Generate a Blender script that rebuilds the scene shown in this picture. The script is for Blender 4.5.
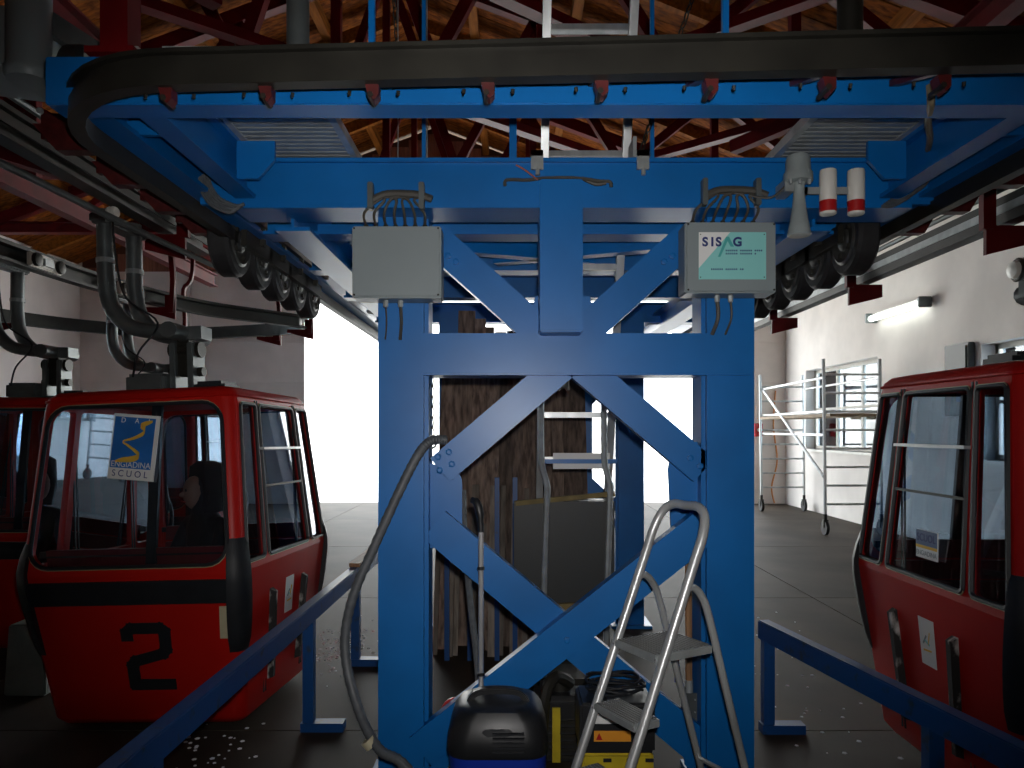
import bpy, bmesh, math, random
from mathutils import Vector, Matrix
random.seed(7)
for o in list(bpy.data.objects): bpy.data.objects.remove(o)
S = bpy.context.scene
COL = S.collection
R = math.radians
EYE = 1.7; F = 760.0; HOR = 430.0

# ------------------------------------------------------------------ camera, light, exposure
cd = bpy.data.cameras.new('camera'); cam = bpy.data.objects.new('camera', cd); COL.objects.link(cam)
cam.location = (0, 0, EYE); cam.rotation_euler = (R(90), 0, 0)
cd.sensor_width = 36; cd.lens = 36 * F / 1024; cd.shift_y = (HOR - 384) / 1024.0
cd.clip_start = .05; cd.clip_end = 300
S.camera = cam
S.view_settings.view_transform = 'Standard'; S.view_settings.look = 'None'
S.view_settings.exposure = 0.0; S.view_settings.gamma = 1; S.view_settings.use_curve_mapping = False

W = bpy.data.worlds.new('sky'); S.world = W; W.use_nodes = True
bg = W.node_tree.nodes['Background']; bg.inputs[0].default_value = (.86, .93, 1, 1); bg.inputs[1].default_value = 7.5
sd = bpy.data.lights.new('sun', 'SUN'); sun = bpy.data.objects.new('sun', sd); COL.objects.link(sun)
sd.energy = 8.0; sd.angle = R(3); sd.color = (1, .96, .9); sun.rotation_euler = (R(38), R(-18), 0); sun.location = (0, 0, 30)
# the photographer's flash, just above the lens
fd = bpy.data.lights.new('camera_flash', 'SPOT'); fl = bpy.data.objects.new('camera_flash', fd); COL.objects.link(fl)
fl.location = (.03, .02, EYE + .09); fl.rotation_euler = (R(93), 0, 0)
fd.energy = 225; fd.spot_size = R(86); fd.spot_blend = 1.0; fd.shadow_soft_size = .025; fd.color = (1, .97, .95)

# ------------------------------------------------------------------ materials
MATS = {}
def mat(name, col, rough=.5, metal=0.0, noise=0.0, scale=8.0, bump=0.0, col2=None, coat=0.0, rand=0.0, spec=.5, stretch=None, detail=5.0, lo=.35, hi=.65):
    if name in MATS: return MATS[name]
    m = bpy.data.materials.new(name); m.use_nodes = True; nt = m.node_tree; N = nt.nodes; L = nt.links
    b = N['Principled BSDF']; b.inputs['Base Color'].default_value = (*col, 1)
    b.inputs['Roughness'].default_value = rough; b.inputs['Metallic'].default_value = metal
    b.inputs['Specular IOR Level'].default_value = spec
    b.inputs['Coat Weight'].default_value = coat; b.inputs['Coat Roughness'].default_value = .3
    src = None
    if noise or bump or col2:
        tc = N.new('ShaderNodeTexCoord'); mp = N.new('ShaderNodeMapping'); L.new(tc.outputs['Object'], mp.inputs[0])
        if stretch: mp.inputs['Scale'].default_value = stretch
        tx = N.new('ShaderNodeTexNoise'); tx.inputs['Scale'].default_value = scale; tx.inputs['Detail'].default_value = detail
        L.new(mp.outputs[0], tx.inputs['Vector'])
        rp = N.new('ShaderNodeValToRGB'); L.new(tx.outputs[0], rp.inputs[0])
        c2 = col2 if col2 else tuple(c * (1 - noise) for c in col)
        rp.color_ramp.elements[0].position = lo; rp.color_ramp.elements[1].position = hi
        rp.color_ramp.elements[0].color = (*c2, 1); rp.color_ramp.elements[1].color = (*col, 1)
        src = rp.outputs[0]
        if bump:
            bp = N.new('ShaderNodeBump'); bp.inputs['Strength'].default_value = bump; bp.inputs['Distance'].default_value = .01
            L.new(tx.outputs[0], bp.inputs['Height']); L.new(bp.outputs[0], b.inputs['Normal'])
    if rand:
        oi = N.new('ShaderNodeObjectInfo'); mr = N.new('ShaderNodeMapRange'); L.new(oi.outputs['Random'], mr.inputs[0])
        mr.inputs[3].default_value = 1 - rand; mr.inputs[4].default_value = 1 + rand
        hs = N.new('ShaderNodeHueSaturation'); L.new(mr.outputs[0], hs.inputs['Value'])
        if src: L.new(src, hs.inputs['Color'])
        else: hs.inputs['Color'].default_value = (*col, 1)
        src = hs.outputs[0]
    if src: L.new(src, b.inputs['Base Color'])
    MATS[name] = m; return m
def glassmat(name, tint=(.75, .85, .95), trans=.8, rough=.02):
    m = bpy.data.materials.new(name); m.use_nodes = True; nt = m.node_tree; N = nt.nodes; L = nt.links
    N.remove(N['Principled BSDF'])
    t = N.new('ShaderNodeBsdfTransparent'); t.inputs[0].default_value = (*tint, 1)
    g = N.new('ShaderNodeBsdfGlossy'); g.inputs['Roughness'].default_value = rough; g.inputs[0].default_value = (.9, .95, 1, 1)
    lw = N.new('ShaderNodeFresnel'); lw.inputs[0].default_value = 1.5
    ma = N.new('ShaderNodeMath'); ma.operation = 'ADD'; ma.inputs[1].default_value = 1 - trans - .04; ma.use_clamp = True
    L.new(lw.outputs[0], ma.inputs[0])
    mx = N.new('ShaderNodeMixShader'); L.new(ma.outputs[0], mx.inputs[0]); L.new(t.outputs[0], mx.inputs[1]); L.new(g.outputs[0], mx.inputs[2])
    L.new(mx.outputs[0], N['Material Output'].inputs[0]); MATS[name] = m; return m
def emat(name, col, s):
    m = bpy.data.materials.new(name); m.use_nodes = True; b = m.node_tree.nodes['Principled BSDF']
    b.inputs['Base Color'].default_value = (*col, 1); b.inputs['Emission Color'].default_value = (*col, 1); b.inputs['Emission Strength'].default_value = s
    MATS[name] = m; return m
BLUE = mat('blue_paint', (.001, .140, .45), .42, noise=.15, scale=3, coat=.25, spec=.3)
BLUED = mat('blue_paint_worn', (.003, .06, .22), .45, col2=(.03, .04, .06), scale=14, lo=.28, hi=.4)
RED = mat('red_steel', (.14, .002, .004), .5, spec=.25, noise=.35, scale=4)
RIM = mat('wheel_rim', (.07, .07, .066), .5, metal=.4, noise=.4, scale=18)
REDD = mat('dark_red_iron', (.09, .006, .006), .5, noise=.5, scale=20)
CABR = mat('cabin_red', (.47, .009, .005), .42, noise=.12, scale=2.5, spec=.25)
CABI = mat('cabin_interior_red', (.16, .008, .012), .6, noise=.3, scale=5)
BLK = mat('black_rubber', (.012, .014, .018), .55, noise=.3, scale=12)
BLKW = mat('worn_black_rubber', (.55, .53, .5), .7, col2=(.012, .012, .012), scale=16, lo=.52, hi=.66, stretch=(1, 1, .45), detail=8)
TYRE = mat('tyre_rubber', (.018, .018, .02), .7, noise=.4, scale=20, bump=.3)
DST = mat('dark_steel', (.030, .028, .022), .5, metal=.35, noise=.45, scale=5)
GST = mat('grey_steel', (.16, .18, .18), .42, metal=.55, noise=.3, scale=7)
GAL = mat('galvanised_steel', (.42, .45, .45), .42, metal=.45, noise=.25, scale=14)
ALU = mat('aluminium', (.58, .60, .60), .35, metal=.5, noise=.3, scale=10, stretch=(1, 1, .2))
CHR = mat('chrome', (.82, .83, .85), .22, metal=.7)
DKG = mat('cabinet_grey', (.07, .075, .075), .5, noise=.1)
BOXG = mat('box_grey', (.23, .27, .28), .42, noise=.06, scale=3)
HRN = mat('horn_grey', (.30, .34, .34), .4, noise=.15, scale=12)
WHT = mat('white_paint', (.74, .72, .66), .45, noise=.08, scale=8)
PAPER = mat('paper_white', (.78, .78, .76), .6, noise=.04)
CREAM = mat('cream_tape', (.55, .5, .33), .6, noise=.15)
TAN = mat('gasket_line', (.35, .31, .18), .5)
REDB = mat('band_red', (.42, .012, .012), .4)
WALL = mat('plaster_wall', (.80, .75, .70), .85, noise=.16, scale=1.3, bump=.15, detail=9)
WALLB = mat('concrete_wall', (.88, .80, .76), .85, noise=.16, scale=1.0, bump=.15, detail=9, rand=.03)
FLOOR = mat('concrete_floor', (.064, .050, .037), .6, spec=.10, col2=(.026, .020, .015), scale=.9, bump=.08, detail=12, lo=.3, hi=.7, rand=.06)
WOODR = mat('roof_board', (.30, .085, .010), .8, spec=.1, col2=(.10, .025, .004), scale=3, stretch=(1.2, 6, 6), bump=.2, rand=.22, detail=8)
WOODB = mat('roof_timber', (.36, .115, .014), .75, spec=.15, noise=.45, scale=3, stretch=(6, .6, 6), bump=.2, detail=8)
WOODP = mat('weathered_plank', (.25, .18, .14), .8, col2=(.075, .05, .04), scale=5, stretch=(7, 7, .35), bump=.3, rand=.4, detail=9)
WOODH = mat('handle_wood', (.36, .19, .09), .6, noise=.4, scale=6, stretch=(6, 6, .6))
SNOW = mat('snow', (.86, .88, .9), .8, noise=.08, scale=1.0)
ROCK = mat('pale_bank', (.84, .82, .77), .9, col2=(.56, .54, .49), scale=1.2, bump=.4, detail=10, lo=.3, hi=.55)
TEAL = mat('label_teal', (.25, .62, .60), .45)
NAVY = mat('label_navy', (.015, .03, .16), .5)
GRN = mat('label_green', (.06, .38, .36), .5)
POSB = mat('poster_blue', (.02, .17, .55), .5, noise=.25, scale=5)
GOLD = mat('poster_gold', (.75, .45, .05), .5)
VBLK = mat('vac_black', (.014, .015, .017), .4, noise=.2)
VBLU = mat('vac_blue', (.01, .04, .40), .35)
YEL = mat('machine_yellow', (.62, .47, .02), .45, noise=.25, scale=8)
ORG = mat('sticker_orange', (.75, .30, .02), .5)
HOSE = mat('hose_grey', (.10, .11, .12), .5, noise=.3, scale=30)
CBL = mat('cable_grey', (.07, .065, .055), .6, noise=.3)
JKT = mat('jacket_dark', (.018, .018, .022), .85, noise=.3, scale=9, bump=.2)
SKIN = mat('skin', (.30, .16, .11), .6)
GLASS = glassmat('cabin_glass', (.62, .72, .82), .86)
WGLASS = glassmat('window_glass', (.85, .92, .95), .88)
TUBE = emat('fluorescent_tube', (.92, 1, .95), 5.0)

# ------------------------------------------------------------------ mesh helpers
def at(px, py, d): return Vector(((px - 512) * d / F, d, EYE - (py - HOR) * d / F))
class MB:
    def __init__(s): s.v = []; s.f = []
    def add(s, vs, fs):
        n = len(s.v); s.v += [tuple(v) for v in vs]; s.f += [tuple(i + n for i in f) for f in fs]; return s
    def box(s, x0, x1, y0, y1, z0, z1):
        return s.add([(x0,y0,z0),(x1,y0,z0),(x1,y1,z0),(x0,y1,z0),(x0,y0,z1),(x1,y0,z1),(x1,y1,z1),(x0,y1,z1)],
                     [(0,3,2,1),(4,5,6,7),(0,1,5,4),(1,2,6,5),(2,3,7,6),(3,0,4,7)])
    def hexa(s, p): return s.add(p, [(0,3,2,1),(4,5,6,7),(0,1,5,4),(1,2,6,5),(2,3,7,6),(3,0,4,7)])
    def sweep(s, path, prof, closed=False, side=None):
        """profile (u,w): u along the horizontal side vector, w along the third axis."""
        P = [Vector(p) for p in path]; n = len(P); k = len(prof); vs = []
        for i in range(n):
            a = P[i - 1] if (i > 0 or closed) else P[i]; b = P[(i + 1) % n] if (i < n - 1 or closed) else P[i]
            t = (b - a).normalized()
            if side: u = Vector(side)
            else:
                u = t.cross(Vector((0, 0, 1)))
                if u.length < 1e-4: u = Vector((1, 0, 0))
            u = (u - t * u.dot(t)).normalized(); w = u.cross(t).normalized()
            m = 1.0
            if 0 < i < n - 1 or closed:
                c = (P[i] - a).normalized().dot((b - P[i]).normalized()); m = 1 / max(.5, math.sqrt(max(0, (1 + c) / 2)))
            for (pu, pw) in prof: vs.append(P[i] + u * pu * m + w * pw)
        fs = []
        for i in range(n if closed else n - 1):
            j = (i + 1) % n
            for q in range(k): fs.append((i*k+q, i*k+(q+1)%k, j*k+(q+1)%k, j*k+q))
        if not closed: fs += [tuple(range(k)), tuple(range((n-1)*k, n*k))[::-1]]
        return s.add(vs, fs)
    def bar(s, p0, p1, w, h, side=None):
        return s.sweep([p0, p1], [(-w/2,-h/2),(w/2,-h/2),(w/2,h/2),(-w/2,h/2)], side=side)
    def tube(s, path, r, n=8, closed=False):
        P = [Vector(p) for p in path]; m = len(P); vs = []; u = None
        for i in range(m):
            a = P[i-1] if (i > 0 or closed) else P[i]; b = P[(i+1) % m] if (i < m-1 or closed) else P[i]
            t = (b - a).normalized()
            if u is None: u = t.orthogonal().normalized()
            u = (u - t * u.dot(t)).normalized(); w = t.cross(u); rr = r[i] if isinstance(r, (list, tuple)) else r
            for q in range(n):
                c = 2 * math.pi * q / n; vs.append(P[i] + (u * math.cos(c) + w * math.sin(c)) * rr)
        fs = []
        for i in range(m if closed else m-1):
            j = (i+1) % m
            for q in range(n): fs.append((i*n+q, i*n+(q+1)%n, j*n+(q+1)%n, j*n+q))
        if not closed: fs += [tuple(range(n))[::-1], tuple(range((m-1)*n, m*n))]
        return s.add(vs, fs)
    def lathe(s, o, axis, prof, n=20):
        """prof: list of (distance along axis, radius)."""
        o = Vector(o); ax = Vector(axis).normalized(); u = ax.orthogonal().normalized(); w = ax.cross(u); vs = []; k = len(prof)
        for (h, r) in prof:
            for q in range(n):
                c = 2*math.pi*q/n; vs.append(o + ax*h + (u*math.cos(c) + w*math.sin(c))*max(r, 1e-4))
        fs = [(i*n+q, i*n+(q+1)%n, (i+1)*n+(q+1)%n, (i+1)*n+q) for i in range(k-1) for q in range(n)]
        fs += [tuple(range(n))[::-1], tuple(range((k-1)*n, k*n))]
        return s.add(vs, fs)
    def prism(s, poly, ext):
        """poly: list of 3D points (planar), ext: extrusion vector."""
        n = len(poly); e = Vector(ext); vs = [Vector(p) for p in poly] + [Vector(p) + e for p in poly]
        return s.add(vs, [tuple(range(n))[::-1], tuple(range(n, 2*n))] + [(i, (i+1) % n, (i+1) % n + n, i + n) for i in range(n)])
    def loft(s, rings, cap0=True, cap1=True):
        k = len(rings[0]); vs = [v for r in rings for v in r]
        fs = [(i*k+q, i*k+(q+1)%k, (i+1)*k+(q+1)%k, (i+1)*k+q) for i in range(len(rings)-1) for q in range(k)]
        if cap0: fs.append(tuple(range(k))[::-1])
        if cap1: fs.append(tuple(range((len(rings)-1)*k, len(rings)*k)))
        return s.add(vs, fs)
    def build(s, name, m, parent=None, local=False, smooth=False, bevel=0, kind=None):
        me = bpy.data.meshes.new(name)
        off = Vector((0,0,0)) if (parent is None or local) else wloc(parent)
        me.from_pydata([Vector(v) - off for v in s.v], [], s.f)
        bm = bmesh.new(); bm.from_mesh(me); bmesh.ops.recalc_face_normals(bm, faces=bm.faces)
        if bevel:
            ed = [e for e in bm.edges if len(e.link_faces) == 2 and e.calc_face_angle(0) > .6]
            bmesh.ops.bevel(bm, geom=ed, offset=bevel, segments=2, affect='EDGES', clamp_overlap=True)
        bm.to_mesh(me); bm.free()
        me.materials.append(m)
        if smooth:
            me.polygons.foreach_set('use_smooth', [True] * len(me.polygons))
            try: me.set_sharp_from_angle(angle=R(40))
            except Exception: pass
        o = bpy.data.objects.new(name, me); COL.objects.link(o)
        if parent: o.parent = parent
        if kind: o['kind'] = kind
        return o
def wloc(o):
    v = Vector(o.location)
    while o.parent: o = o.parent; v += Vector(o.location)
    return v
def tag(o, label, cat, group=None):
    o['label'] = label; o['category'] = cat
    if group: o['group'] = group
    return o
def thing(name, label, cat, loc=(0,0,0), rot=(0,0,0), group=None):
    o = bpy.data.objects.new(name, None); COL.objects.link(o); o.location = loc; o.rotation_euler = rot; o.empty_display_size = .1
    return tag(o, label, cat, group)
def struct(o): o['kind'] = 'structure'; return o
def copy_tree(o, parent=None):
    c = o.copy(); COL.objects.link(c); c.parent = parent
    for ch in list(o.children): copy_tree(ch, c)
    return c
def text(name, body, size, m, parent, loc, rot, ext=.001, sx=1.0, align='CENTER', off=0.0):
    cu = bpy.data.curves.new(name, 'FONT'); cu.body = body; cu.size = size; cu.extrude = ext; cu.align_x = align; cu.align_y = 'CENTER'; cu.offset = off
    t = bpy.data.objects.new(name + '_c', cu); COL.objects.link(t)
    dg = bpy.context.evaluated_depsgraph_get(); me = bpy.data.meshes.new_from_object(t.evaluated_get(dg))
    bpy.data.objects.remove(t)
    o = bpy.data.objects.new(name, me); COL.objects.link(o); me.materials.clear(); me.materials.append(m)
    o.parent = parent; o.location = loc; o.rotation_euler = rot; o.scale = (sx, 1, 1); return o
def smoothpath(pts, sub=6):
    P = [Vector(p) for p in pts]; out = []
    for i in range(len(P)-1):
        a = P[max(i-1,0)]; b = P[i]; c = P[i+1]; d = P[min(i+2,len(P)-1)]
        for k in range(sub):
            t = k/sub; out.append(.5*((2*b)+(c-a)*t+(2*a-5*b+4*c-d)*t*t+(3*b-a-3*c+d)*t**3))
    out.append(P[-1]); return out
def ibeam(w, h, t=.018, tw=.014):
    return [(-w/2,-h/2),(w/2,-h/2),(w/2,-h/2+t),(tw/2,-h/2+t),(tw/2,h/2-t),(w/2,h/2-t),(w/2,h/2),(-w/2,h/2),(-w/2,h/2-t),(-tw/2,h/2-t),(-tw/2,-h/2+t),(-w/2,-h/2+t)]
def rectp(w, h): return [(-w/2,-h/2),(w/2,-h/2),(w/2,h/2),(-w/2,h/2)]

# ------------------------------------------------------------------ room
XL, XR, YB, YF = -9.95, 6.3, 17.5, -2.5
EAVE = 5.5; RX = -1.8; RIDGE = 8.7
fb = struct(MB().box(XL-.3, XR+.3, YF-.3, YB+.4, -.3, -.03).build('floor', mat('floor_base', (.05,.045,.04), .8)))
slabs = {}
nx, ny = 5, 6
dx = (XR-XL)/nx; dy = (YB+.4-YF)/ny
sm = MB().box(0, dx-.012, 0, dy-.012, -.03, 0).build('slab', FLOOR, fb, local=True)
for i in range(nx):
    for j in range(ny):
        o = sm if (i, j) == (0, 0) else sm.copy()
        if o is not sm: COL.objects.link(o)
        o.location = (XL + i*dx + .006, YF + j*dy + .006, 0)
def wallhole(name, X, holes, m, y0, y1, z1, sgn):
    """a wall along Y at X with rectangular holes (ya,yb,za,zb), .35 thick outward."""
    mb = MB(); xa, xb = (X, X+.35*sgn) if sgn > 0 else (X-.35, X)
    y = y0
    for (a, b, c, d) in sorted(holes):
        mb.box(xa, xb, y, a, -.3, z1); mb.box(xa, xb, a, b, -.3, c); mb.box(xa, xb, a, b, d, z1); y = b
    mb.box(xa, xb, y, y1, -.3, z1)
    return struct(mb.build(name, m))
W1 = (13.1, 16.3, 1.30, 2.97); W2 = (7.2, 10.2, 1.30, 2.85)
wr = wallhole('wall_right', XR, [W1, W2], WALL, YF, YB+.4, EAVE+.1, 1)
W3 = (9.9, 14.6, .5, 4.9)  # unseen window, added and sized to brighten the back-left wall
wl = wallhole('wall_left', XL, [W3], WALLB, YF, YB+.4, EAVE+.1, -1)
struct(MB().prism([(XL-.35,YF,-.3),(XR+.35,YF,-.3),(XR+.35,YF,EAVE),(RX,YF,RIDGE),(XL-.35,YF,EAVE)], (0,-.3,0)).build('wall_front', mat('low_reflection_wall', (.06,.035,.022), .8, noise=.4, scale=3, stretch=(6,6,.5))))  # unseen wall, dark colour chosen to cut reflections on the blue paint
OX0, OX1, OZ = -4.78, 5.5, 4.75
wb = struct(MB().box(XL-.35, OX0, YB+.05, YB+.4, -.3, OZ+.6).box(OX1, XR+.35, YB+.05, YB+.4, -.3, OZ+.6).build('wall_back', WALLB))
h = .93; z = 0.0
while z < OZ + .5:
    for (a, b) in ((XL, -7.4), (-7.39, OX0), (OX1, XR)):
        MB().box(a+.004, b-.004, YB, YB+.05, z+.004, min(z+h, OZ+.6)-.004).build('panel', WALLB if b < 0 else WALL, wb)
    z += h
gb = struct(MB().prism([(XL-.35,YB+.1,OZ),(XR+.35,YB+.1,OZ),(XR+.35,YB+.1,EAVE),(RX,YB+.1,RIDGE),(XL-.35,YB+.1,EAVE)], (0,.3,0)).build('trim_1', mat('gable_backing', (.12,.04,.02), .8)))
gm = mat('gable_board', (.40, .15, .09), .7, noise=.35, scale=3, stretch=(6, 6, .6), rand=.15)
x = XL
while x < XR:
    w = .42; xm = x + w/2
    zt = EAVE + (RIDGE-EAVE)*(1 - (abs(xm-RX)/((XR if xm > RX else -XL+2*RX*0)-RX if xm > RX else RX-XL)))
    MB().box(x+.004, x+w-.004, YB+.06, YB+.1, OZ+.6 if (xm < OX0 or xm > OX1) else OZ, max(zt-.15, OZ+.7)).build('gable_board', gm, gb)
    x += w
# roof: boards on purlins and rafters, red steel trusses below
rf = struct(MB().prism([(XL-.5,YF-.3,EAVE+.06),(RX,YF-.3,RIDGE+.12),(XR+.5,YF-.3,EAVE+.06),(XR+.5,YF-.3,EAVE+.3),(RX,YF-.3,RIDGE+.4),(XL-.5,YF-.3,EAVE+.3)], (0, YB+1.4-YF, 0)).build('ceiling', mat('roof_deck', (.1,.05,.02), .9)))
def roofz(x): return EAVE + (RIDGE-EAVE) * ((XR-x)/(XR-RX) if x > RX else (x-XL)/(RX-XL))
bw = .24; protos = []
for sgn in (-1, 1):
    xe = XL if sgn < 0 else XR
    p = MB().hexa([(xe,0,EAVE),(RX,0,RIDGE),(RX,bw-.012,RIDGE),(xe,bw-.012,EAVE),(xe,0,EAVE+.04),(RX,0,RIDGE+.04),(RX,bw-.012,RIDGE+.04),(xe,bw-.012,EAVE+.04)]).build('roof_board', WOODR, rf, local=True)
    n = int((YB - YF) / bw)
    for i in range(n):
        o = p if i == 0 else p.copy()
        if i: COL.objects.link(o)
        o.location = (0, YF + i*bw + (.003 if i % 2 else 0), (-.006 if i % 3 == 0 else 0))
for x in (-8.2, -6.4, -4.6, -3.0, -.6, .9, 2.5, 4.3):
    zz = roofz(x) - .1
    MB().box(x-.07, x+.07, YF, YB, zz-.1, zz+.09).build('purlin', WOODB, rf)
for k, y in enumerate((3.2, 6.2, 9.3, 12.4, 15.5)):
    for sgn, xe in ((-1, XL), (1, XR)):
        MB().bar((xe, y, EAVE-.26), (RX, y, RIDGE-.26), .1, .2).build('rafter', WOODB, rf)
for i, y in enumerate((4.75, 7.8, 10.9, 14.0)):
    t = struct(MB().sweep([(XL, y, 5.42), (XR, y, 5.42)], ibeam(.18, .2)).build('trim_%d' % (i+2), RED))
    for xe in (XL, XR): MB().bar((xe, y, EAVE-.13), (RX, y, RIDGE-.3), .16, .2).build('top_chord', RED, t)
    xs = [-8.4, -6.9, -5.4, -3.9, -2.8, -1.8, -.8, .3, 1.6, 2.9, 4.2, 5.4]
    for j, x in enumerate(xs):
        if j % 2 == 1: MB().bar((x, y, 5.42), (x, y, roofz(x)-.3), .1, .1, side=(1,0,0)).build('web_post', RED, t)
        if j < len(xs)-1:
            x2 = xs[j+1]
            if j % 2 == 0: MB().bar((x, y, 5.45), (x2, y, roofz(x2)-.35), .12, .12).build('web_diagonal', RED, t)
            else: MB().bar((x, y, roofz(x)-.35), (x2, y, 5.45), .12, .12).build('web_diagonal', RED, t)
# wind bracing lying between the trusses and longitudinal ties
t = struct(MB().sweep([(-6.2, 2, 5.30), (-6.2, YB, 5.30)], ibeam(.16, .16)).build('trim_6', RED))
for (a, b) in (((-5.5, 4.9, 5.5), (-2.2, 7.7, 5.5)), ((-2.2, 4.9, 5.5), (1.2, 7.7, 5.5)), ((4.8, 4.9, 5.5), (1.4, 7.7, 5.5)), ((-2.2, 7.9, 5.5), (-5.4, 10.8, 5.5)), ((-1.9, 7.9, 5.5), (1.5, 10.8, 5.5)), ((4.9, 7.9, 5.5), (1.7, 10.8, 5.5)), ((-2.1, 11, 5.5), (1.3, 13.9, 5.5)), ((4.9, 11, 5.5), (1.5, 13.9, 5.5)), ((-2.3, 11, 5.5), (-5.6, 13.9, 5.5))):
    MB().bar(a, b, .14, .1).build('wind_brace', RED, t)
# windows
def window(name, w, mull, m, x=XR+.22, left=False):
    ya, yb, za, zb = w
    mb = MB().box(x-.03, x+.05, ya, yb, zb-.07, zb).box(x-.03, x+.05, ya, yb, za, za+.07).box(x-.03, x+.05, ya, ya+.07, za, zb).box(x-.03, x+.05, yb-.07, yb, za, zb)
    o = struct(mb.build(name, m))
    for q in mull: MB().box(x-.025, x+.045, q-.035, q+.035, za+.07, zb-.07).build('mullion', m, o)
    MB().box(x-.02, x+.04, ya+.07, yb-.07, za+(zb-za)*.5-.025, za+(zb-za)*.5+.025).build('transom', m, o)
    ys = [ya+.07] + list(mull) + [yb-.07]
    for a, b in zip(ys, ys[1:]): MB().box(x, x+.008, a+.03, b-.03, za+.07, zb-.07).build('pane', WGLASS, o)
    MB().box(*((x+.05, XL+.06) if left else (XR-.06, x-.03)), ya-.05, yb+.05, za-.05, za).build('window_sill', WHT, o)
    return o
FRAME = mat('window_frame', (.55, .52, .46), .5, noise=.1)
window('window_1', W1, (14.1, 15.2), FRAME)
window('window_2', W2, (8.2, 9.2), FRAME)
window('window_added', W3, (11.1, 12.3, 13.5), FRAME, XL-.25, True)
# outdoors: snowy yard and bank beyond the open end
g = bpy.data.objects.new('x', None)
gm_ = MB()
n = 26; vs = []; fs = []
for j in range(n+1):
    for i in range(n+1):
        X = -40 + 80*i/n; Y = 17.8 + 42*j/n
        hh = -.06 if Y < 27 else -.06 + min((Y-27)*.62, 14) + .5*math.sin(X*.9+Y)*min(1, (Y-27)/4) + random.uniform(-.25, .25)*min(1, (Y-27)/3)
        vs.append((X, Y, hh))
for j in range(n):
    for i in range(n): fs.append((j*(n+1)+i, j*(n+1)+i+1, (j+1)*(n+1)+i+1, (j+1)*(n+1)+i))
struct(gm_.add(vs, fs).build('ground_outside', ROCK, smooth=True))
struct(MB().box(6.8, 40, -12, 17.8, -.3, -.06).build('ground_side', SNOW))
struct(MB().box(-40, -10.4, -12, 17.8, -.3, -.06).build('ground_side', mat('low_bounce_ground', (.2,.2,.2), .9, noise=.3)))  # unseen ground, kept dark to limit bounce light through the left window
bpy.data.objects.remove(g)

# ------------------------------------------------------------------ blue support tower and deck
YT = 3.57
TW = thing('support_tower', 'blue painted steel tower frame with crossed braces carrying the overhead machinery deck', 'steel frame', (.256, YT+1.5, 0))
PIL = [(-.629, -.415), (.916, 1.138)]
for (a, b) in PIL:
    for (y0, dp) in ((YT, .24), (6.55, .24)):
        p = MB().box(a, b, y0, y0+.022, 0, 2.72).box(a, b, y0+dp-.022, y0+dp, 0, 2.72).box((a+b)/2-.09, (a+b)/2+.09, y0+.022, y0+dp-.022, 0, 2.72).build('pillar', BLUE, TW)
        MB().box(a-.06, b+.06, y0-.06, y0+dp+.06, 0, .025).build('base_plate', BLUE, p)
        s_ = 1 if a < 0 else -1
        xi = b if a < 0 else a
        # narrow side plate beside the flange
        MB().box(min(xi, xi+.02*s_), max(xi, xi+.02*s_), y0+.03, y0+dp-.03, 0, 2.72).build('side_plate', BLUE, p)
# front frame (Y just ahead of / in the pillar plane)
def fp(px, py, d=YT): return at(px, py, d)
def rectfront(name, x0, x1, y0, y1, d0, d1, m=BLUE, bev=.006):
    a = at(x0, y0, d0); b = at(x1, y1, d0)
    return MB().box(a.x, b.x, d0, d1, b.z, a.z).build(name, m, TW, bevel=bev)
rectfront('cross_beam', 421, 752, 333, 375, YT-.03, YT+.2)
cp = rectfront('king_post', 540, 583, 178, 332, YT-.17, YT+.1)
for (yy) in (300,): pass
def channel(p0, p1, w, dep, name='brace'):
    """channel section brace in the XZ plane at p.y, flanges pointing back."""
    p0 = Vector(p0); p1 = Vector(p1); t = (p1-p0).normalized(); n = Vector((t.z, 0, -t.x))
    mb = MB()
    def slab(o0, o1, ya, yb):
        mb.hexa([p0+n*o0+Vector((0,ya,0)), p1+n*o0+Vector((0,ya,0)), p1+n*o1+Vector((0,ya,0)), p0+n*o1+Vector((0,ya,0)), p0+n*o0+Vector((0,yb,0)), p1+n*o0+Vector((0,yb,0)), p1+n*o1+Vector((0,yb,0)), p0+n*o1+Vector((0,yb,0))])
    slab(-w/2, w/2, 0, .012); slab(-w/2, -w/2+.012, .012, dep); slab(w/2-.012, w/2, .012, dep)
    return mb.build(name, BLUE, TW)
def boltset(par, pts, y, r=.016):
    for (px, py) in pts:
        c = at(px, py, y); MB().lathe((c.x, y, c.z), (0,-1,0), [(0, r), (.012, r), (.014, r*.6)], 6).build('bolt', BLUE, par)
b1 = channel(at(562, 366, YT+.015), at(440, 470, YT+.015), .145, .08)
b2 = channel(at(582, 366, YT+.03), at(704, 470, YT+.03), .145, .08)
b3 = channel(at(432, 236, YT+.03), at(548, 340, YT+.03), .15, .07)
b4 = channel(at(690, 236, YT+.03), at(575, 340, YT+.03), .15, .07)
b5 = channel(at(434, 525, YT+.05), at(704, 752, YT+.05), .165, .07)
b6 = channel(at(420, 752, YT-.02), at(704, 528, YT-.02), .165, .07)
boltset(b1, [(438,457),(449,452),(440,470),(452,464)], YT+.015)
boltset(b2, [(690,458),(700,466)], YT+.03); boltset(b3, [(448,256),(456,262)], YT+.03); boltset(b4, [(672,256),(664,262)], YT+.03)
boltset(b6, [(567,640)], YT-.02)
def plate(name, pts, y, th=.015):
    return MB().prism([at(px, py, y) for (px, py) in pts], (0, th, 0)).build(name, BLUE, TW)
g1 = plate('gusset', [(424,462),(458,470),(462,480),(462,548),(424,548)], YT+.1)
g2 = plate('gusset', [(710,440),(672,445),(668,470),(672,548),(710,548)], YT+.1)
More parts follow.
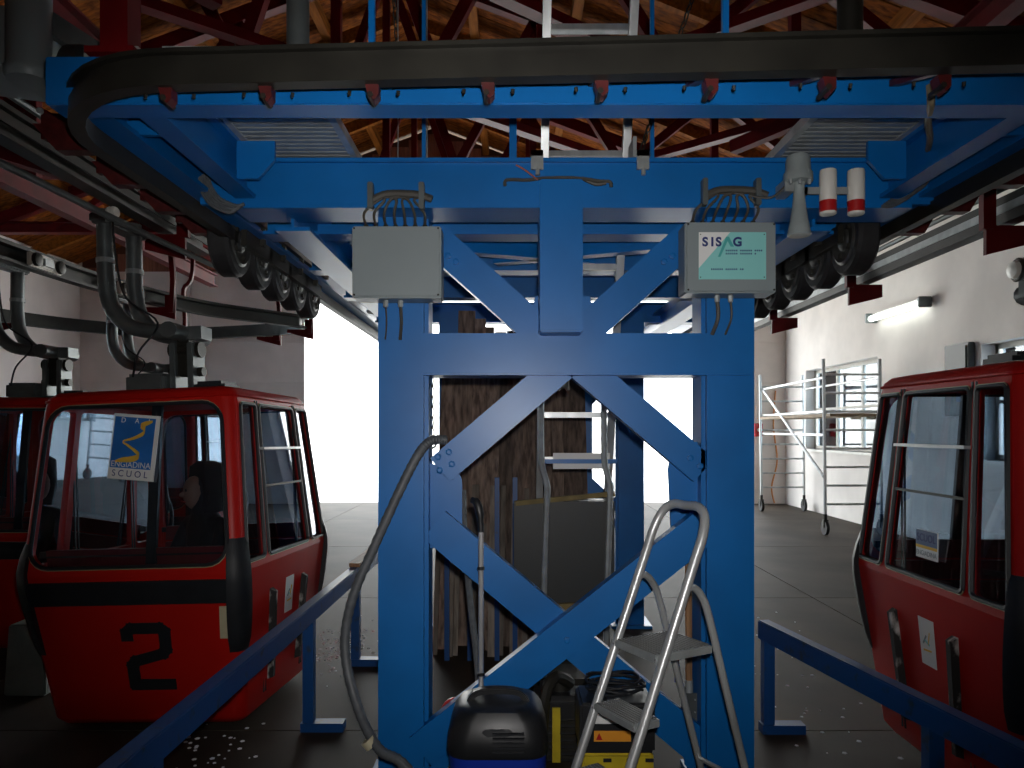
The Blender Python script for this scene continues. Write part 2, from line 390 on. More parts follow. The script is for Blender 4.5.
g3 = plate('gusset', [(424,722),(455,728),(450,765),(424,790)], YT+.1)
g4 = plate('gusset', [(710,722),(680,728),(685,765),(710,790)], YT+.1)
plate('gusset', [(530,322),(595,322),(590,296),(535,296)], YT+.11)
# rear frame of the tower
zb = 2.53
MB().box(-.4, .9, 6.6, 6.75, 2.2, 2.4).build('cross_beam', BLUE, TW)
MB().bar((-.4,6.7,1.0), (.9,6.7,2.2), .14, .06, side=(.68,0,-.73)).build('brace', BLUE, TW)
MB().bar((.9,6.68,1.0), (-.4,6.68,2.2), .14, .06, side=(.68,0,.73)).build('brace', BLUE, TW)
MB().bar((-.4,6.7,.05), (.9,6.7,.9), .12, .06).build('brace', BLUE, TW)
MB().box(.60, .70, 6.62, 6.74, 0, 2.72).build('middle_post', BLUE, TW)
# deck: cross girders and longitudinal girders
BZ = 2.718
def girder(name, p0, p1, w, h): return MB().sweep([p0, p1], ibeam(w, h)).build(name, BLUE, TW)
def boxgirder(name, p0, p1, w, h): return MB().bar(p0, p1, w, h).build(name, BLUE, TW, bevel=.004)
g_b1 = boxgirder('cross_girder', (-1.46, 2.43, BZ+.075), (2.0, 2.43, BZ+.075), .11, .15)
# front cross girder with cut lower corners and wide bottom flange
g_b2 = MB().box(-1.42, 1.93, 3.46, 3.49, BZ+.01, BZ+.19).prism([(-1.25,3.44,BZ),(1.78,3.44,BZ),(1.93,3.44,BZ+.19),(-1.42,3.44,BZ+.19)], (0,.03,0)).build('cross_girder', BLUE, TW)
MB().box(-1.26, 1.80, 3.42, 3.66, BZ-.018, BZ).build('flange', BLUE, g_b2)
MB().box(-1.43, 1.95, 3.42, 3.66, BZ+.19, BZ+.208).build('flange', BLUE, g_b2)
for y, zz in ((4.05, 0), (4.95, 0), (5.95, 0), (7.3, 0)): girder('cross_girder', (-1.3, y, BZ+.10), (1.8, y, BZ+.10), .16, .19)
for x, w in ((-1.04, .165), (1.43, .165)): girder('long_girder', (x, 3.60, BZ+.01), (x, 9.0, BZ+.01), w, .17)
for x in (-1.40, 1.90): MB().sweep([(x, 2.49, BZ+.12), (x, 9.0, BZ+.12)], ibeam(.1, .16)).build('long_girder', BLUE, TW)
for x in (-1.20, 1.70): MB().sweep([(x, 2.48, BZ+.12), (x, 3.42, BZ+.12)], ibeam(.09, .19)).build('long_girder', BLUE, TW)
for x in (-1.20, 1.70):
    s_ = 1 if x < 0 else -1
    MB().prism([(x+s_*.04,3.2,BZ+.2),(x+s_*.20,3.2,BZ+.2),(x+s_*.20,3.2,BZ+.12),(x+s_*.13,3.2,BZ+.04),(x+s_*.04,3.2,BZ+.04)], (0,.02,0)).build('stiffener', BLUE, TW)
    MB().prism([(x-s_*.2,2.75,BZ+.2),(x-s_*.05,2.75,BZ+.2),(x-s_*.05,2.75,BZ+.05),(x-s_*.2,2.75,BZ+.05)], (0,.02,0)).build('stiffener', BLUE, TW)
    for k in range(2):
        MB().lathe((x+(-.16+.09*k)*s_, 3.44, BZ+.165), (0,-1,0), [(0,.022),(.014,.022),(.017,.012)], 8).build('bolt', BLUE, g_b2)
MB().bar((-.9,4.2,BZ+.06), (.5,4.75,BZ+.06), .09, .09).build('wind_brace', BLUE, TW)
MB().bar((1.3,4.2,BZ+.06), (-.1,4.75,BZ+.06), .09, .09).build('wind_brace', BLUE, TW)
# floor gratings of the deck
def grating(x0, x1, y0, y1, z, edge):
    t = thing('floor_grating', 'grey ribbed steel walkway grating on the blue deck above the ' + edge, 'grating', ((x0+x1)/2, (y0+y1)/2, z))
    n = int((y1-y0)/.045)
    for k in range(n):
        y = y0 + .03 + k*.045; MB().box(x0+.03, x1-.03, y-.015, y+.015, z+.006, z+.022).build('rib', GAL, t)
    MB().box(x0+.02, x1-.02, y0+.02, y1-.02, z+.022, z+.034).build('sheet', GST, t)
    MB().box(x0, x0+.03, y0, y1, z, z+.04).box(x1-.03, x1, y0, y1, z, z+.04).box(x0+.03, x1-.03, y0, y0+.02, z, z+.04).box(x0+.03, x1-.03, y1-.02, y1, z, z+.04).build('edge_frame', ALU, t)
grating(-1.16, -.70, 2.52, 3.6, BZ+.215, 'unmarked grey box')
grating(1.18, 1.66, 2.52, 3.6, BZ+.215, 'siren')
grating(-1.42, -1.24, 2.52, 3.35, BZ+.215, 'wheels by the numbered cabin')
# upright blue posts on the deck
def post(px, d, z0, z1, w, lab, cap=None):
    x = (px-512)*d/F
    t = thing('deck_post', lab, 'post', (x, d, z0))
    MB().box(x-w/2, x+w/2, d-w/2, d+w/2, z0, z1).build('shaft', BLUE, t)
    MB().box(x-w, x+w, d-w, d+w, z0, z0+.012).build('foot_plate', BLUE, t)
    if cap: MB().box(x-.05, x+.05, d-.04, d+.04, cap, cap+.12).box(x-.03, x+.03, d-.03, d+.03, cap+.12, cap+.15).build('junction_box', BLUE, t, bevel=.008)
post(513, 3.54, BZ+.208, 3.42, .034, 'blue post on the deck topped by a small blue box', 3.27)
post(372, 2.43, BZ+.15, 5.3, .02, 'thin blue rod rising from the deck left of the aluminium ladder')
post(725, 2.43, BZ+.15, 5.3, .02, 'thin blue rod rising from the deck right of the aluminium ladder')
post(652, 3.56, BZ+.208, 5.3, .018, 'very thin blue rod on the deck beside the chain clamp')
post(424, 3.56, BZ+.208, 5.3, .018, 'very thin blue rod on the deck above the unmarked grey box')

# ------------------------------------------------------------------ rails
# the dark U-shaped turning rail around the front of the deck
RXL, RXR, RYF, RZ = -1.46, 1.93, 2.10, 2.735
def arc(cx, cy, r, a0, a1, n=10): return [(cx+r*math.cos(R(a0+(a1-a0)*k/n)), cy+r*math.sin(R(a0+(a1-a0)*k/n)), RZ) for k in range(n+1)]
rad = .5
path = [(RXL, 9.0, RZ), (RXL, 6, RZ), (RXL, 4, RZ)] + arc(RXL+rad, RYF+.08+rad, rad, 180, 270) + arc(RXR-rad, RYF-.04+rad, rad, 270, 360) + [(RXR, 4, RZ), (RXR, 9.0, RZ)]
TR = thing('turning_rail', 'dark steel rail curving round the front edge of the blue deck', 'rail', (.3, RYF, RZ-.06))
MB().sweep(path, [(-.025,-.055),(.025,-.055),(.025,.005),(.010,.005),(.010,.035),(.03,.035),(.03,.048),(-.03,.048),(-.03,.035),(-.010,.035),(-.010,.005),(-.025,.005)]).build('track', DST, TR, smooth=True)
for k, px in enumerate((165, 265, 372, 488, 602, 712, 830, 945)):
    d = 2.19 - .0001*px; c = at(px, 92, d)
    cl = MB().prism([(c.x-.02,d,RZ-.055),(c.x+.018,d,RZ-.055),(c.x+.018,d,RZ-.085),(c.x+.005,d,RZ-.10),(c.x-.012,d,RZ-.085)], (0,.04,0)).build('rail_clamp', REDD, TR)
    MB().lathe((c.x-.005, d-.006, RZ-.085), (0,1,0), [(0,.009),(.07,.009)], 6).build('clamp_bolt', DST, cl)
    MB().lathe((c.x-.07, d+.03, RZ-.062), (0,0,-1), [(0,.006),(.012,.004)], 6).build('nut', DST, TR)
    MB().lathe((c.x+.07, d+.03, RZ-.062), (0,0,-1), [(0,.006),(.012,.004)], 6).build('nut', DST, TR)
    MB().bar((c.x, d+.02, RZ-.03), (c.x, 2.38, RZ+.05), .03, .02).build('bracket', REDD, TR)
# running rails of the two lines
def runrail(name, lab, path, arms, z, sgn, gz):
    t = thing(name, lab, 'rail', tuple(path[0]))
    MB().sweep(path, [(-.05,-.085),(.05,-.085),(.05,-.06),(-.02,-.06),(-.02,.05),(.05,.05),(.05,.075),(-.05,.075)]).build('channel', DST, t, smooth=True)
    MB().tube([(p[0]-.06*sgn, p[1], p[2]+.115) for p in path], .018, 8).build('guide_tube', GST, t, smooth=True)
    MB().sweep([(p[0]-.05*sgn, p[1], p[2]-.0) for p in path], rectp(.012, .05)).build('wear_strip', GAL if sgn > 0 else DST, t)
    for (x, y) in arms:
        a = MB().sweep(smoothpath([(x+.40*sgn, y, gz), (x+.36*sgn, y, z+.9), (x+.10*sgn, y, z+.62), (x-.12*sgn, y, z+.42), (x-.14*sgn, y, z+.12), (x-.14*sgn, y, z-.12)], 5), rectp(.05, .06), side=(0,1,0)).build('drop_arm', RED, t)
        MB().prism([(x-.14*sgn, y, z-.27), (x+.14*sgn, y, z-.20), (x+.14*sgn, y, z-.095), (x-.08*sgn, y, z-.095), (x-.08*sgn, y, z+.13), (x-.14*sgn, y, z+.13)], (0,.03,0)).build('bracket_plate', RED, a)
runrail('cabin_rail', 'dark overhead cabin rail on red drop arms along the white wall', [(2.98, y, 3.02) for y in (1.5, 4, 7, 10, 13, 16)], [(2.98, 4.55), (2.98, 6.4), (2.98, 8.3), (2.98, 11)], 3.02, 1, 4.5)
runrail('cabin_rail', 'dark overhead cabin rail carrying the red cabin numbered 2', [(-2.42, y, 3.16) for y in (1.2, 3, 4.5, 6.0)], [(-2.42, 2.2), (-2.42, 5.3)], 3.16, -1, 4.25)
lp = smoothpath([(-4.0, 3.4, 3.1), (-3.98, 5.75, 3.1), (-3.9, 7.4, 3.1), (-3.55, 8.7, 3.1), (-2.95, 9.5, 3.1), (-2.72, 9.9, 3.1), (-3.0, 10.4, 3.1), (-3.85, 10.8, 3.1), (-4.8, 10.97, 3.1), (-5.8, 10.2, 3.1), (-6.3, 9.2, 3.1), (-6.6, 7.8, 3.1), (-6.6, 5, 3.1)], 5)
t = thing('garage_rail', 'dark looped storage rail in front of the concrete end wall', 'rail', (-4, 5.75, 3.1))
MB().sweep(lp, [(-.05,-.08),(.05,-.08),(.05,-.055),(-.03,-.055),(-.03,.05),(.05,.05),(.05,.08),(-.05,.08)]).build('channel', DST, t, smooth=True)
for (x, y, sg) in ((-3.95, 5.0, 1), (-3.75, 8.1, 1), (-2.75, 9.9, 1), (-3.4, 10.65, 1), (-4.85, 10.95, 1), (-6.25, 9.3, -1), (-6.6, 7.2, -1)):
    a = MB().sweep(smoothpath([(x+.25*sg, y, 5.35), (x+.25*sg, y, 4.0), (x+.12*sg, y, 3.72), (x+.14*sg, y, 3.3), (x+.12*sg, y, 2.95)], 4), rectp(.05, .05), side=(0,1,0)).build('drop_arm', RED, t)
    MB().prism([(x+.16*sg, y, 2.88), (x-.18*sg, y, 2.97), (x-.18*sg, y, 3.01), (x+.05*sg, y, 3.01), (x+.05*sg, y, 3.14), (x+.16*sg, y, 3.14)], (0,.03,0)).build('bracket_plate', RED, a)
# trolleys riding on the storage rail
for k, (x, y) in enumerate(((-4.0, 5.5), (-3.98, 6.35), (-3.9, 7.6))):
    c = thing('rail_trolley', ['small white roller trolley on the storage rail near its open end', 'roller trolley above the half-hidden red cabin', 'roller trolley holding the rearmost hanger'][k], 'trolley', (x+.1, y, 3.02))
    MB().box(x+.06, x+.10, y-.22, y+.22, 3.03, 3.15).build('chassis', WHT, c, bevel=.01)
    for q in (-.16, .16): MB().lathe((x+.10, y+q, 3.09), (1,0,0), [(0,.055),(.03,.055),(.04,.03)], 12).build('roller', DST, c, smooth=True)
    MB().box(x+.10, x+.12, y-.06, y+.06, 3.06, 3.12).build('latch', GAL, c)
# slim guide tube sweeping below the wheels
tag(MB().tube(smoothpath([at(-60, 140, 2.7), at(0, 163, 2.99), at(90, 207, 3.55), at(180, 250, 4.3), at(250, 281, 5.2), at(310, 299, 6.2), at(370, 312, 7.4), at(420, 322, 9)], 6), .017, 8).build('guide_tube', GST, smooth=True), 'slim grey steel tube sweeping in a curve under the row of black wheels', 'tube')
# red girders the rails hang from
for (x, z, lab) in ((-2.9, 4.35, 'red steel girder above the rail of the numbered cabin'), (3.35, 4.6, 'red steel girder above the rail along the white wall'), (-4.9, 4.15, 'red steel girder above the storage rail')):
    y1 = 9.5 if x > -4 else 12.5
    t = thing('rail_girder', lab, 'girder', (x, 1.5, z))
    MB().sweep([(x, 1.2, z), (x, y1, z)], ibeam(.14, .2)).build('beam', RED, t)
    for y in (4.75, 7.8): MB().box(x-.05, x+.05, y-.05, y+.05, z+.1, 5.32).build('hanger', RED, t)
    for y in (3.0, 6.0): MB().bar((x, y, z), (x+1.2*(1 if x < 0 else -1), y+1.4, z-.15), .1, .12).build('outrigger', RED, t)

# red brackets with drive tyres between deck and rails
def tyre_wheel(mb, c, r, w): mb.lathe((c[0]-w/2, c[1], c[2]), (1,0,0), [(0,r*.72),(0,r*.92),(w*.15,r),(w*.85,r),(w,r*.92),(w,r*.72)], 28); return mb
def sheaves(xc, ys, zc, lab, s_):
    t = thing('wheel_train', lab, 'wheel train', (xc, ys[0], zc))
    for y in ys:
        w = tyre_wheel(MB(), (xc, y, zc), .185, .11).build('wheel', TYRE, t, smooth=True)
        hub = MB().lathe((xc-.068, y, zc), (1,0,0), [(0,.05),(.004,.055),(.011,.06),(.009,.11),(.002,.118),(.010,.132),(.126,.132),(.134,.118),(.127,.11),(.125,.06),(.132,.055),(.136,.05)], 24).build('rim', RIM, w, smooth=True)
        MB().lathe((xc-.085, y, zc), (1,0,0), [(0,.03),(.17,.03)], 10).build('axle', GST, w)
        for q in range(5):
            a = 2*math.pi*q/5; MB().box(xc-.072, xc+.072, y+math.cos(a)*.085-.012, y+math.cos(a)*.085+.012, zc+math.sin(a)*.085-.012, zc+math.sin(a)*.085+.012).build('hub_bolt', DST, w)
    for k in range(0, len(ys)-1):
        MB().bar((xc+.085*s_, ys[k]-.03, zc+.02), (xc+.085*s_, ys[k+1]+.03, zc+.02), .03, .09).build('rocker', DST, t)
    MB().bar((xc+.11*s_, ys[0]-.1, zc+.16), (xc+.11*s_, ys[-1]+.1, zc+.16), .05, .08).build('carrier_beam', DST, t)
    for k in range(len(ys)-1):
        ym = (ys[k]+ys[k+1])/2; MB().bar((xc+.10*s_, ym, zc+.02), (xc+.11*s_, ym, zc+.16), .03, .05).build('link', DST, t)
sheaves(-1.50, [4.04, 4.42, 4.80, 5.18, 5.56], 2.70, 'row of large black wheels under the deck beside the numbered cabin', 1)
sheaves(1.78, [3.95, 4.33, 4.71, 5.09, 5.47], 2.69, 'row of large black wheels under the deck beneath the siren', -1)
k = 0
for s_, x0 in ((-1, -1.66), (1, 2.10)):
    for q in range(4):
        y = 2.95 + .40*q; z0 = 2.87
        t = thing('tyre_drive', ('red bracket with drive tyre over the curved rail above the numbered cabin' if s_ < 0 else 'red bracket with drive tyre over the rail end above the white wall'), 'drive unit', (x0, y, z0), group='drive units left of the deck' if s_ < 0 else 'drive units right of the deck')
        tyre_wheel(MB(), (x0, y, z0+.16), .15, .07).build('tyre', TYRE, t, smooth=True)
        MB().box(x0-.16*s_-.02, x0-.16*s_+.02, y-.05, y+.05, z0-.06, z0+.2).box(x0-.2, x0+.2, y+.05, y+.09, z0-.02, z0+.08).prism([(x0-.14,y-.1,z0-.02),(x0+.16,y-.1,z0-.02),(x0+.10,y-.1,z0-.12),(x0-.05,y-.1,z0-.12)], (0,.06,0)).build('bracket', REDD, t)
        MB().lathe((x0-.06, y, z0+.16), (1,0,0), [(0,.05),(.015,.06),(.10,.06),(.12,.05)], 12).build('pulley', GST, t, smooth=True)
        for b in range(3): MB().lathe((x0-.1+.09*b, y-.11, z0+.02), (0,-1,0), [(0,.012),(.012,.012)], 6).build('bolt', GAL, t)

# ------------------------------------------------------------------ cabins
TAB = [(0,.47,.44),(.05,.505,.475),(.86,.575,.60),(1.80,.51,.495),(1.84,.50,.485),(1.868,.475,.46),(1.88,.42,.40)]
RAD = .06
def dims(z):
    for (z0,a0,b0),(z1,a1,b1) in zip(TAB, TAB[1:]):
        if z <= z1: f = (z-z0)/(z1-z0); return a0+(a1-a0)*f, b0+(b1-b0)*f
    return TAB[-1][1:]
def ring(z, ins=0.0, n=5):
    a, b = dims(z); a -= ins; b -= ins; r = RAD; pts = []
    for (sx, sy, a0) in ((1,1,0),(-1,1,90),(-1,-1,180),(1,-1,270)):
        for k in range(n+1):
            c = R(a0 + 90*k/n); pts.append((sx*(a-r)+r*math.cos(c), sy*(b-r)+r*math.sin(c), z))
    return pts
def cornerarc(z, sx, sy, off, n=5):
    a, b = dims(z); r = RAD; a0 = {(1,1):0,(-1,1):90,(-1,-1):180,(1,-1):270}[(sx,sy)]
    return [(sx*(a-r)+(r+off)*math.cos(R(a0+90*k/n)), sy*(b-r)+(r+off)*math.sin(R(a0+90*k/n)), z) for k in range(n+1)]
def facep(face, u, z, off=0.0):
    a, b = dims(z)
    if face == 'f': return Vector((u*(a-RAD), -b-off, z))
    if face == 'b': return Vector((u*(a-RAD), b+off, z))
    if face == 'r': return Vector((a+off, u*(b-RAD), z))
    return Vector((-a-off, u*(b-RAD), z))
def rrect(u0, u1, z0, z1, ru, rz, n=5):
    pts = []
    for (cu, cz, a0) in ((u1-ru, z1-rz, 0),(u0+ru, z1-rz, 90),(u0+ru, z0+rz, 180),(u1-ru, z0+rz, 270)):
        for k in range(n+1): c = R(a0+90*k/n); pts.append((cu+ru*math.cos(c), cz+rz*math.sin(c)))
    return pts
def panel(face, U0, U1, Z0, Z1, u0, u1, z0, z1, cab, wname='window', line=True, zr=.06):
    ru = zr/.5 if face in 'fb' else zr/.52
    ru = min(ru, (u1-u0)*.4)
    inn = rrect(u0, u1, z0, z1, ru, zr); n = len(inn); cu, cz = (U0+U1)/2, (Z0+Z1)/2; out = []
    for i, (u, z) in enumerate(inn):      # outward projection onto the outer rectangle
        k = i % 6; q = i // 6
        U = {0: U1, 1: U0, 2: U0, 3: U1}[q]; Zc = {0: Z1, 1: Z1, 2: Z0, 3: Z0}[q]
        hor = {0: k > 3, 1: k < 2, 2: k > 3, 3: k < 2}[q]; ver = {0: k < 2, 1: k > 3, 2: k < 2, 3: k > 3}[q]
        if hor: out.append((u, Zc))
        elif ver: out.append((U, z))
        else: out.append((U, Zc))
    mb = MB(); vs = []
    for off in (0.0, -.03):
        vs += [facep(face, u, z, off) for (u, z) in inn] + [facep(face, u, z, off) for (u, z) in out]
    fs = []
    for i in range(n):
        j = (i+1) % n
        fs += [(i, j, n+j, n+i), (2*n+i, 2*n+j, 3*n+j, 3*n+i), (i, j, 2*n+j, 2*n+i), (n+i, n+j, 3*n+j, 3*n+i)]
    mb.add(vs, fs); pf = mb.build(wname + '_frame', CABR, cab, local=True)
    MB().tube([facep(face, u, z, .003) for (u, z) in inn], .011, 6, closed=True).build('gasket', BLK, pf, local=True, smooth=True)
    if line: MB().tube([facep(face, u + (.008 if u > cu else -.008), z + (.010 if z > cz else -.010), .006) for (u, z) in inn], .0028, 4, closed=True).build('gasket_line', TAN, pf, local=True)
    MB().add([facep(face, u, z, -.012) for (u, z) in inn], [tuple(range(n))]).build('pane', GLASS, pf, local=True)
    return pf
def make_cabin(label, group=None):
    cab = thing('gondola_cabin', label, 'gondola cabin', group=group)
    zs = [0, .012, .05, .25, .55, .86]
    rings = [[(x*.9, y*.9, z) for (x,y,z) in ring(0)]] + [ring(z) for z in zs[1:]] + [ring(.86, .03), ring(.06, .03)]
    MB().loft(rings).build('lower_body', CABR, cab, local=True, smooth=True)
    MB().loft([ring(.09, .035), ring(.11, .035)]).build('cabin_floor', BLK, cab, local=True)
    for sx in (1, -1):
        for sy in (1, -1):
            rr = []
            for z in (.84, .9, 1.3, 1.76, 1.83):
                rr.append(cornerarc(z, sx, sy, 0) + cornerarc(z, sx, sy, -.035)[::-1])
            MB().loft(rr).build('corner_post', CABR, cab, local=True, smooth=True)
            bp = []
            for k in range(9):
                z = .42 + .62*k/8; f = math.sin(math.pi*k/8)**.5; bp.append(cornerarc(z, sx, sy, .004+.026*f) + cornerarc(z, sx, sy, -.004)[::-1])
            MB().loft(bp).build('corner_bumper', BLK, cab, local=True, smooth=True)
    for f in 'fb':
        pf = panel(f, -1.02, 1.02, .86, 1.83, -1.0, 1.0, .905, 1.785, cab, 'end_window', zr=.11)
        sg = -1 if f == 'f' else 1
        a, b = dims(.78)
        band = MB().hexa([facep(f,-1.02,.70), facep(f,1.02,.70), facep(f,1.02,.70,.022), facep(f,-1.02,.70,.022), facep(f,-1.02,.83), facep(f,1.02,.83), facep(f,1.02,.83,.022), facep(f,-1.02,.83,.022)]).build('bumper_band', BLK, cab, local=True, bevel=.004)
        MB().bar(facep(f,-.98,.97,-.06), facep(f,.98,.97,-.06), .02, .035).build('grab_rail', BLK, cab, local=True)
        if f == 'f':
            MB().bar(facep(f,.18,.91,-.05), facep(f,.20,1.78,-.05), .05, .02, side=(1,0,0)).build('window_mullion', BLK, cab, local=True)
    for f in 'rl':
        for (U0,U1) in ((-1.03,-.56),(-.56,.56),(.56,1.03)):
            m = .045
            pf = panel(f, U0, U1, .86, 1.83, U0+m, U1-m, .905, 1.775, cab, 'side_window', zr=.025)
            if U0 == -.56:
                MB().bar(facep(f,U0+.02,1.52,.012), facep(f,U1-.02,1.52,.012), .014, .028, side=(0,0,1)).build('window_bar', ALU, pf, local=True)
                MB().bar(facep(f,U0+.05,1.30,.004), facep(f,U1-.05,1.30,.004), .012, .012, side=(0,0,1)).build('slider_rail', DST, pf, local=True)
        for u in (-.60, -.545, .545, .60):
            MB().bar(facep(f,u,.1,.003), facep(f,u,1.80,.003), .006, .008).build('door_seam', BLK, cab, local=True)
        for u in (-.45, .40):
            MB().hexa([facep(f,u-.04,.16), facep(f,u+.04,.16), facep(f,u+.03,.17,.03), facep(f,u-.03,.17,.03), facep(f,u-.04,.70), facep(f,u+.04,.70), facep(f,u+.03,.68,.03), facep(f,u-.03,.68,.03)]).build('rub_strip', BLKW, cab, local=True)
        st = MB().hexa([facep(f,-.08,.50,.001), facep(f,.13,.50,.001), facep(f,.13,.50,.003), facep(f,-.08,.50,.003), facep(f,-.08,.72,.001), facep(f,.13,.72,.001), facep(f,.13,.72,.003), facep(f,-.08,.72,.003)]).build('notice_sticker', PAPER, cab, local=True)
        for (ua, za, ub, zb_, mm) in ((-.03,.57,.08,.575,GOLD),(-.01,.62,.06,.60,TEAL),(.04,.60,.07,.66,GOLD),(-.03,.60,.02,.64,BOXG)):
            MB().bar(facep(f,ua,za,.0045), facep(f,ub,zb_,.0045), .002, .008).build('sticker_mark', mm, st, local=True)
    rr = [ring(1.812, .04), ring(1.815), ring(1.84), ring(1.868), ring(1.88)]
    MB().loft(rr).build('roof', CABR, cab, local=True, smooth=True)
    MB().tube([(x*1.004, y*1.004, 1.82) for (x,y,z) in ring(1.82)], .008, 5, closed=True).build('roof_gutter', CABR, cab, local=True)
    for sy in (-1, 1):
        MB().box(-.44, .44, sy*.30-.15, sy*.30+.15, .36, .42).build('bench_seat', CABI, cab, local=True, bevel=.015)
        for k in range(5):
            MB().hexa([(-.46,sy*(.44+.014*k),.46+.11*k), (.46,sy*(.44+.014*k),.46+.11*k), (.46,sy*(.475+.014*k),.46+.11*k), (-.46,sy*(.475+.014*k),.46+.11*k), (-.46,sy*(.455+.014*k),.555+.11*k), (.46,sy*(.455+.014*k),.555+.11*k), (.46,sy*(.485+.014*k),.555+.11*k), (-.46,sy*(.485+.014*k),.555+.11*k)]).build('backrest_slat', CABI, cab, local=True)
    # roof gear and hanger
    MB().box(-.30, -.07, -.13, .13, 1.88, 2.01).build('door_actuator', GST, cab, local=True, bevel=.02)
    MB().box(.08, .26, -.10, .12, 1.88, 1.95).build('actuator_cover', BLK, cab, local=True, bevel=.02)
    MB().box(-.07, -.035, -.07, .07, 1.87, 2.20).box(.035, .07, -.07, .07, 1.87, 2.20).box(-.07, .07, -.07, .07, 1.87, 1.91).build('suspension_bracket', GST, cab, local=True, bevel=.006)
    MB().box(-.035, .035, -.04, .04, 2.0, 2.26).lathe((-.09,0,2.16), (1,0,0), [(0,.05),(.18,.05)], 12).lathe((-.1,0,2.02), (1,0,0), [(0,.03),(.2,.03)], 10).build('pivot', DST, cab, local=True)
    hg = MB().lathe((0,-.19,2.26), (0,1,0), [(0,.05),(.38,.05)], 12).box(-.05,.12,-.06,.06,2.22,2.30).build('hanger_head', GST, cab, local=True, smooth=True)
    for y in (-.13, .13):
        MB().tube(smoothpath([(.02,y,2.26),(-.12,y,2.265),(-.25,y,2.30),(-.35,y,2.41),(-.385,y,2.58),(-.385,y,2.85),(-.385,y,3.03)], 5), .046, 12).build('hanger_tube', GST, cab, local=True, smooth=True)
        MB().lathe((-.385,y,2.70), (0,0,1), [(0,.051),(.03,.051)], 10).build('clamp_ring', GAL, hg, local=True)
    MB().box(-.44, -.33, -.2, .2, 2.94, 3.01).build('grip_housing', GST, cab, local=True, bevel=.015)
    ins = MB().lathe((-.30,-.22,2.98), (1,0,0), [(0,.03),(.012,.035),(.02,.015),(.03,.035),(.045,.03)], 12).build('insulator', WHT, cab, local=True)
    MB().tube(smoothpath([(-.28,-.22,2.96),(-.26,-.23,2.7),(-.20,-.24,2.45),(-.05,-.2,2.3),(-.13,-.25,2.12),(-.2,-.2,1.98)], 6), .006, 5).build('cable', BLK, cab, local=True)
    return cab
c1 = make_cabin('red gondola cabin marked with the number 2')
def place(c, loc, roll=0, pitch=0, yaw=0):
    c.rotation_mode = 'XYZ'; c.rotation_euler = (R(pitch), R(roll), R(yaw)); c.location = loc; c.scale = (1.11, 1.2, 1.01)
others = []
for lab in ('red gondola cabin partly hidden behind the cabin numbered 2', 'rearmost red gondola cabin hidden but for its roof hanger', 'red gondola cabin with a printed sign on its glass near the scaffold tower'):
    c = copy_tree(c1); c['label'] = lab; others.append(c)
place(c1, (-2.0, 4.82, .03), roll=-2.2, pitch=-1.0, yaw=-4.5)
place(others[0], (-3.74, 6.25, .05)); place(others[1], (-3.62, 7.85, .05))
place(others[2], (2.56, 3.57, .09), yaw=180)
# markings of the numbered cabin
za = .40
nb = MB(); sw = .062; pts2 = [(-.10,.115),(-.10,.145),(-.075,.165),(.075,.165),(.10,.145),(.10,.045),(.08,.02),(-.07,-.02),(-.09,-.045),(-.09,-.155),(.115,-.155)]
def pf2(p): return facep('f', (.06+p[0]) / .5, .40+p[1], .004)
for p, q in zip(pts2, pts2[1:]):
    a, b = pf2(p), pf2(q); tt = (b-a).normalized(); n_ = Vector((0,-1,-.12)).normalized(); nb.bar(a-tt*sw*.36, b+tt*sw*.36, sw, .003, side=tt.cross(n_))
nb.build('number_two', BLK, c1, local=True)
MB().hexa([facep('f',.90,.50,.001), facep('f',1.0,.50,.001), facep('f',1.0,.50,.003), facep('f',.90,.50,.003), facep('f',.90,.68,.001), facep('f',1.0,.68,.001), facep('f',1.0,.68,.003), facep('f',.90,.68,.003)]).build('tape_patch', CREAM, c1, local=True)
# poster behind the glass
po = thing('window_poster', 'blue Engiadina poster with gold squiggle standing in the front window', 'poster')
po.parent = None
M1 = Matrix.Translation(c1.location) @ c1.rotation_euler.to_matrix().to_4x4() @ Matrix.Diagonal((1.11,1.2,1.01,1))
def onface(face, u, z, off): return M1 @ facep(face, u, z, off)
pc = onface('f', .02, 1.56, .016)
po.location = pc; po.rotation_euler = (R(90)-.085, R(4), R(-4.5)); po.scale = (1.1, 1.1, 1.1)
def pbox(name, x0, x1, y0, y1, z0, z1, m, par): return MB().box(x0, x1, y0, y1, z0, z1).build(name, m, par, local=True)
pbox('board', -.115, .125, -.175, .155, -.008, 0, PAPER, po)
pbox('blue_field', -.108, .105, -.118, .14, 0, .001, POSB, po)
sq = [(.09,.125,.006),(.055,.112,.013),(.03,.10,.012),(.055,.085,.014),(.045,.06,.012),(0,.035,.008),(-.055,.015,.004),(-.03,0,.006),(.01,-.025,.009),(.04,-.05,.013),(.01,-.068,.016),(-.05,-.078,.012),(-.085,-.085,.003)]
vs = []; 
sp = smoothpath([(x,y,w) for (x,y,w) in sq], 4)
for p in sp: vs += [(p.x, p.y+p.z, .002), (p.x, p.y-p.z, .002)]
MB().add(vs, [(2*i, 2*i+1, 2*i+3, 2*i+2) for i in range(len(sp)-1)]).build('gold_squiggle', GOLD, po, local=True)
text('lettering', 'ENGIADINA', .042, PAPER, po, (0, -.10, .0015), (0,0,0), ext=.0004, sx=.92)
text('lettering', 'S C U O L', .046, NAVY, po, (0, -.146, .0005), (0,0,0), ext=.0004, sx=.95)
text('lettering', 'D     A     I', .036, PAPER, po, (0, .122, .0015), (0,0,0), ext=.0004, sx=.95)
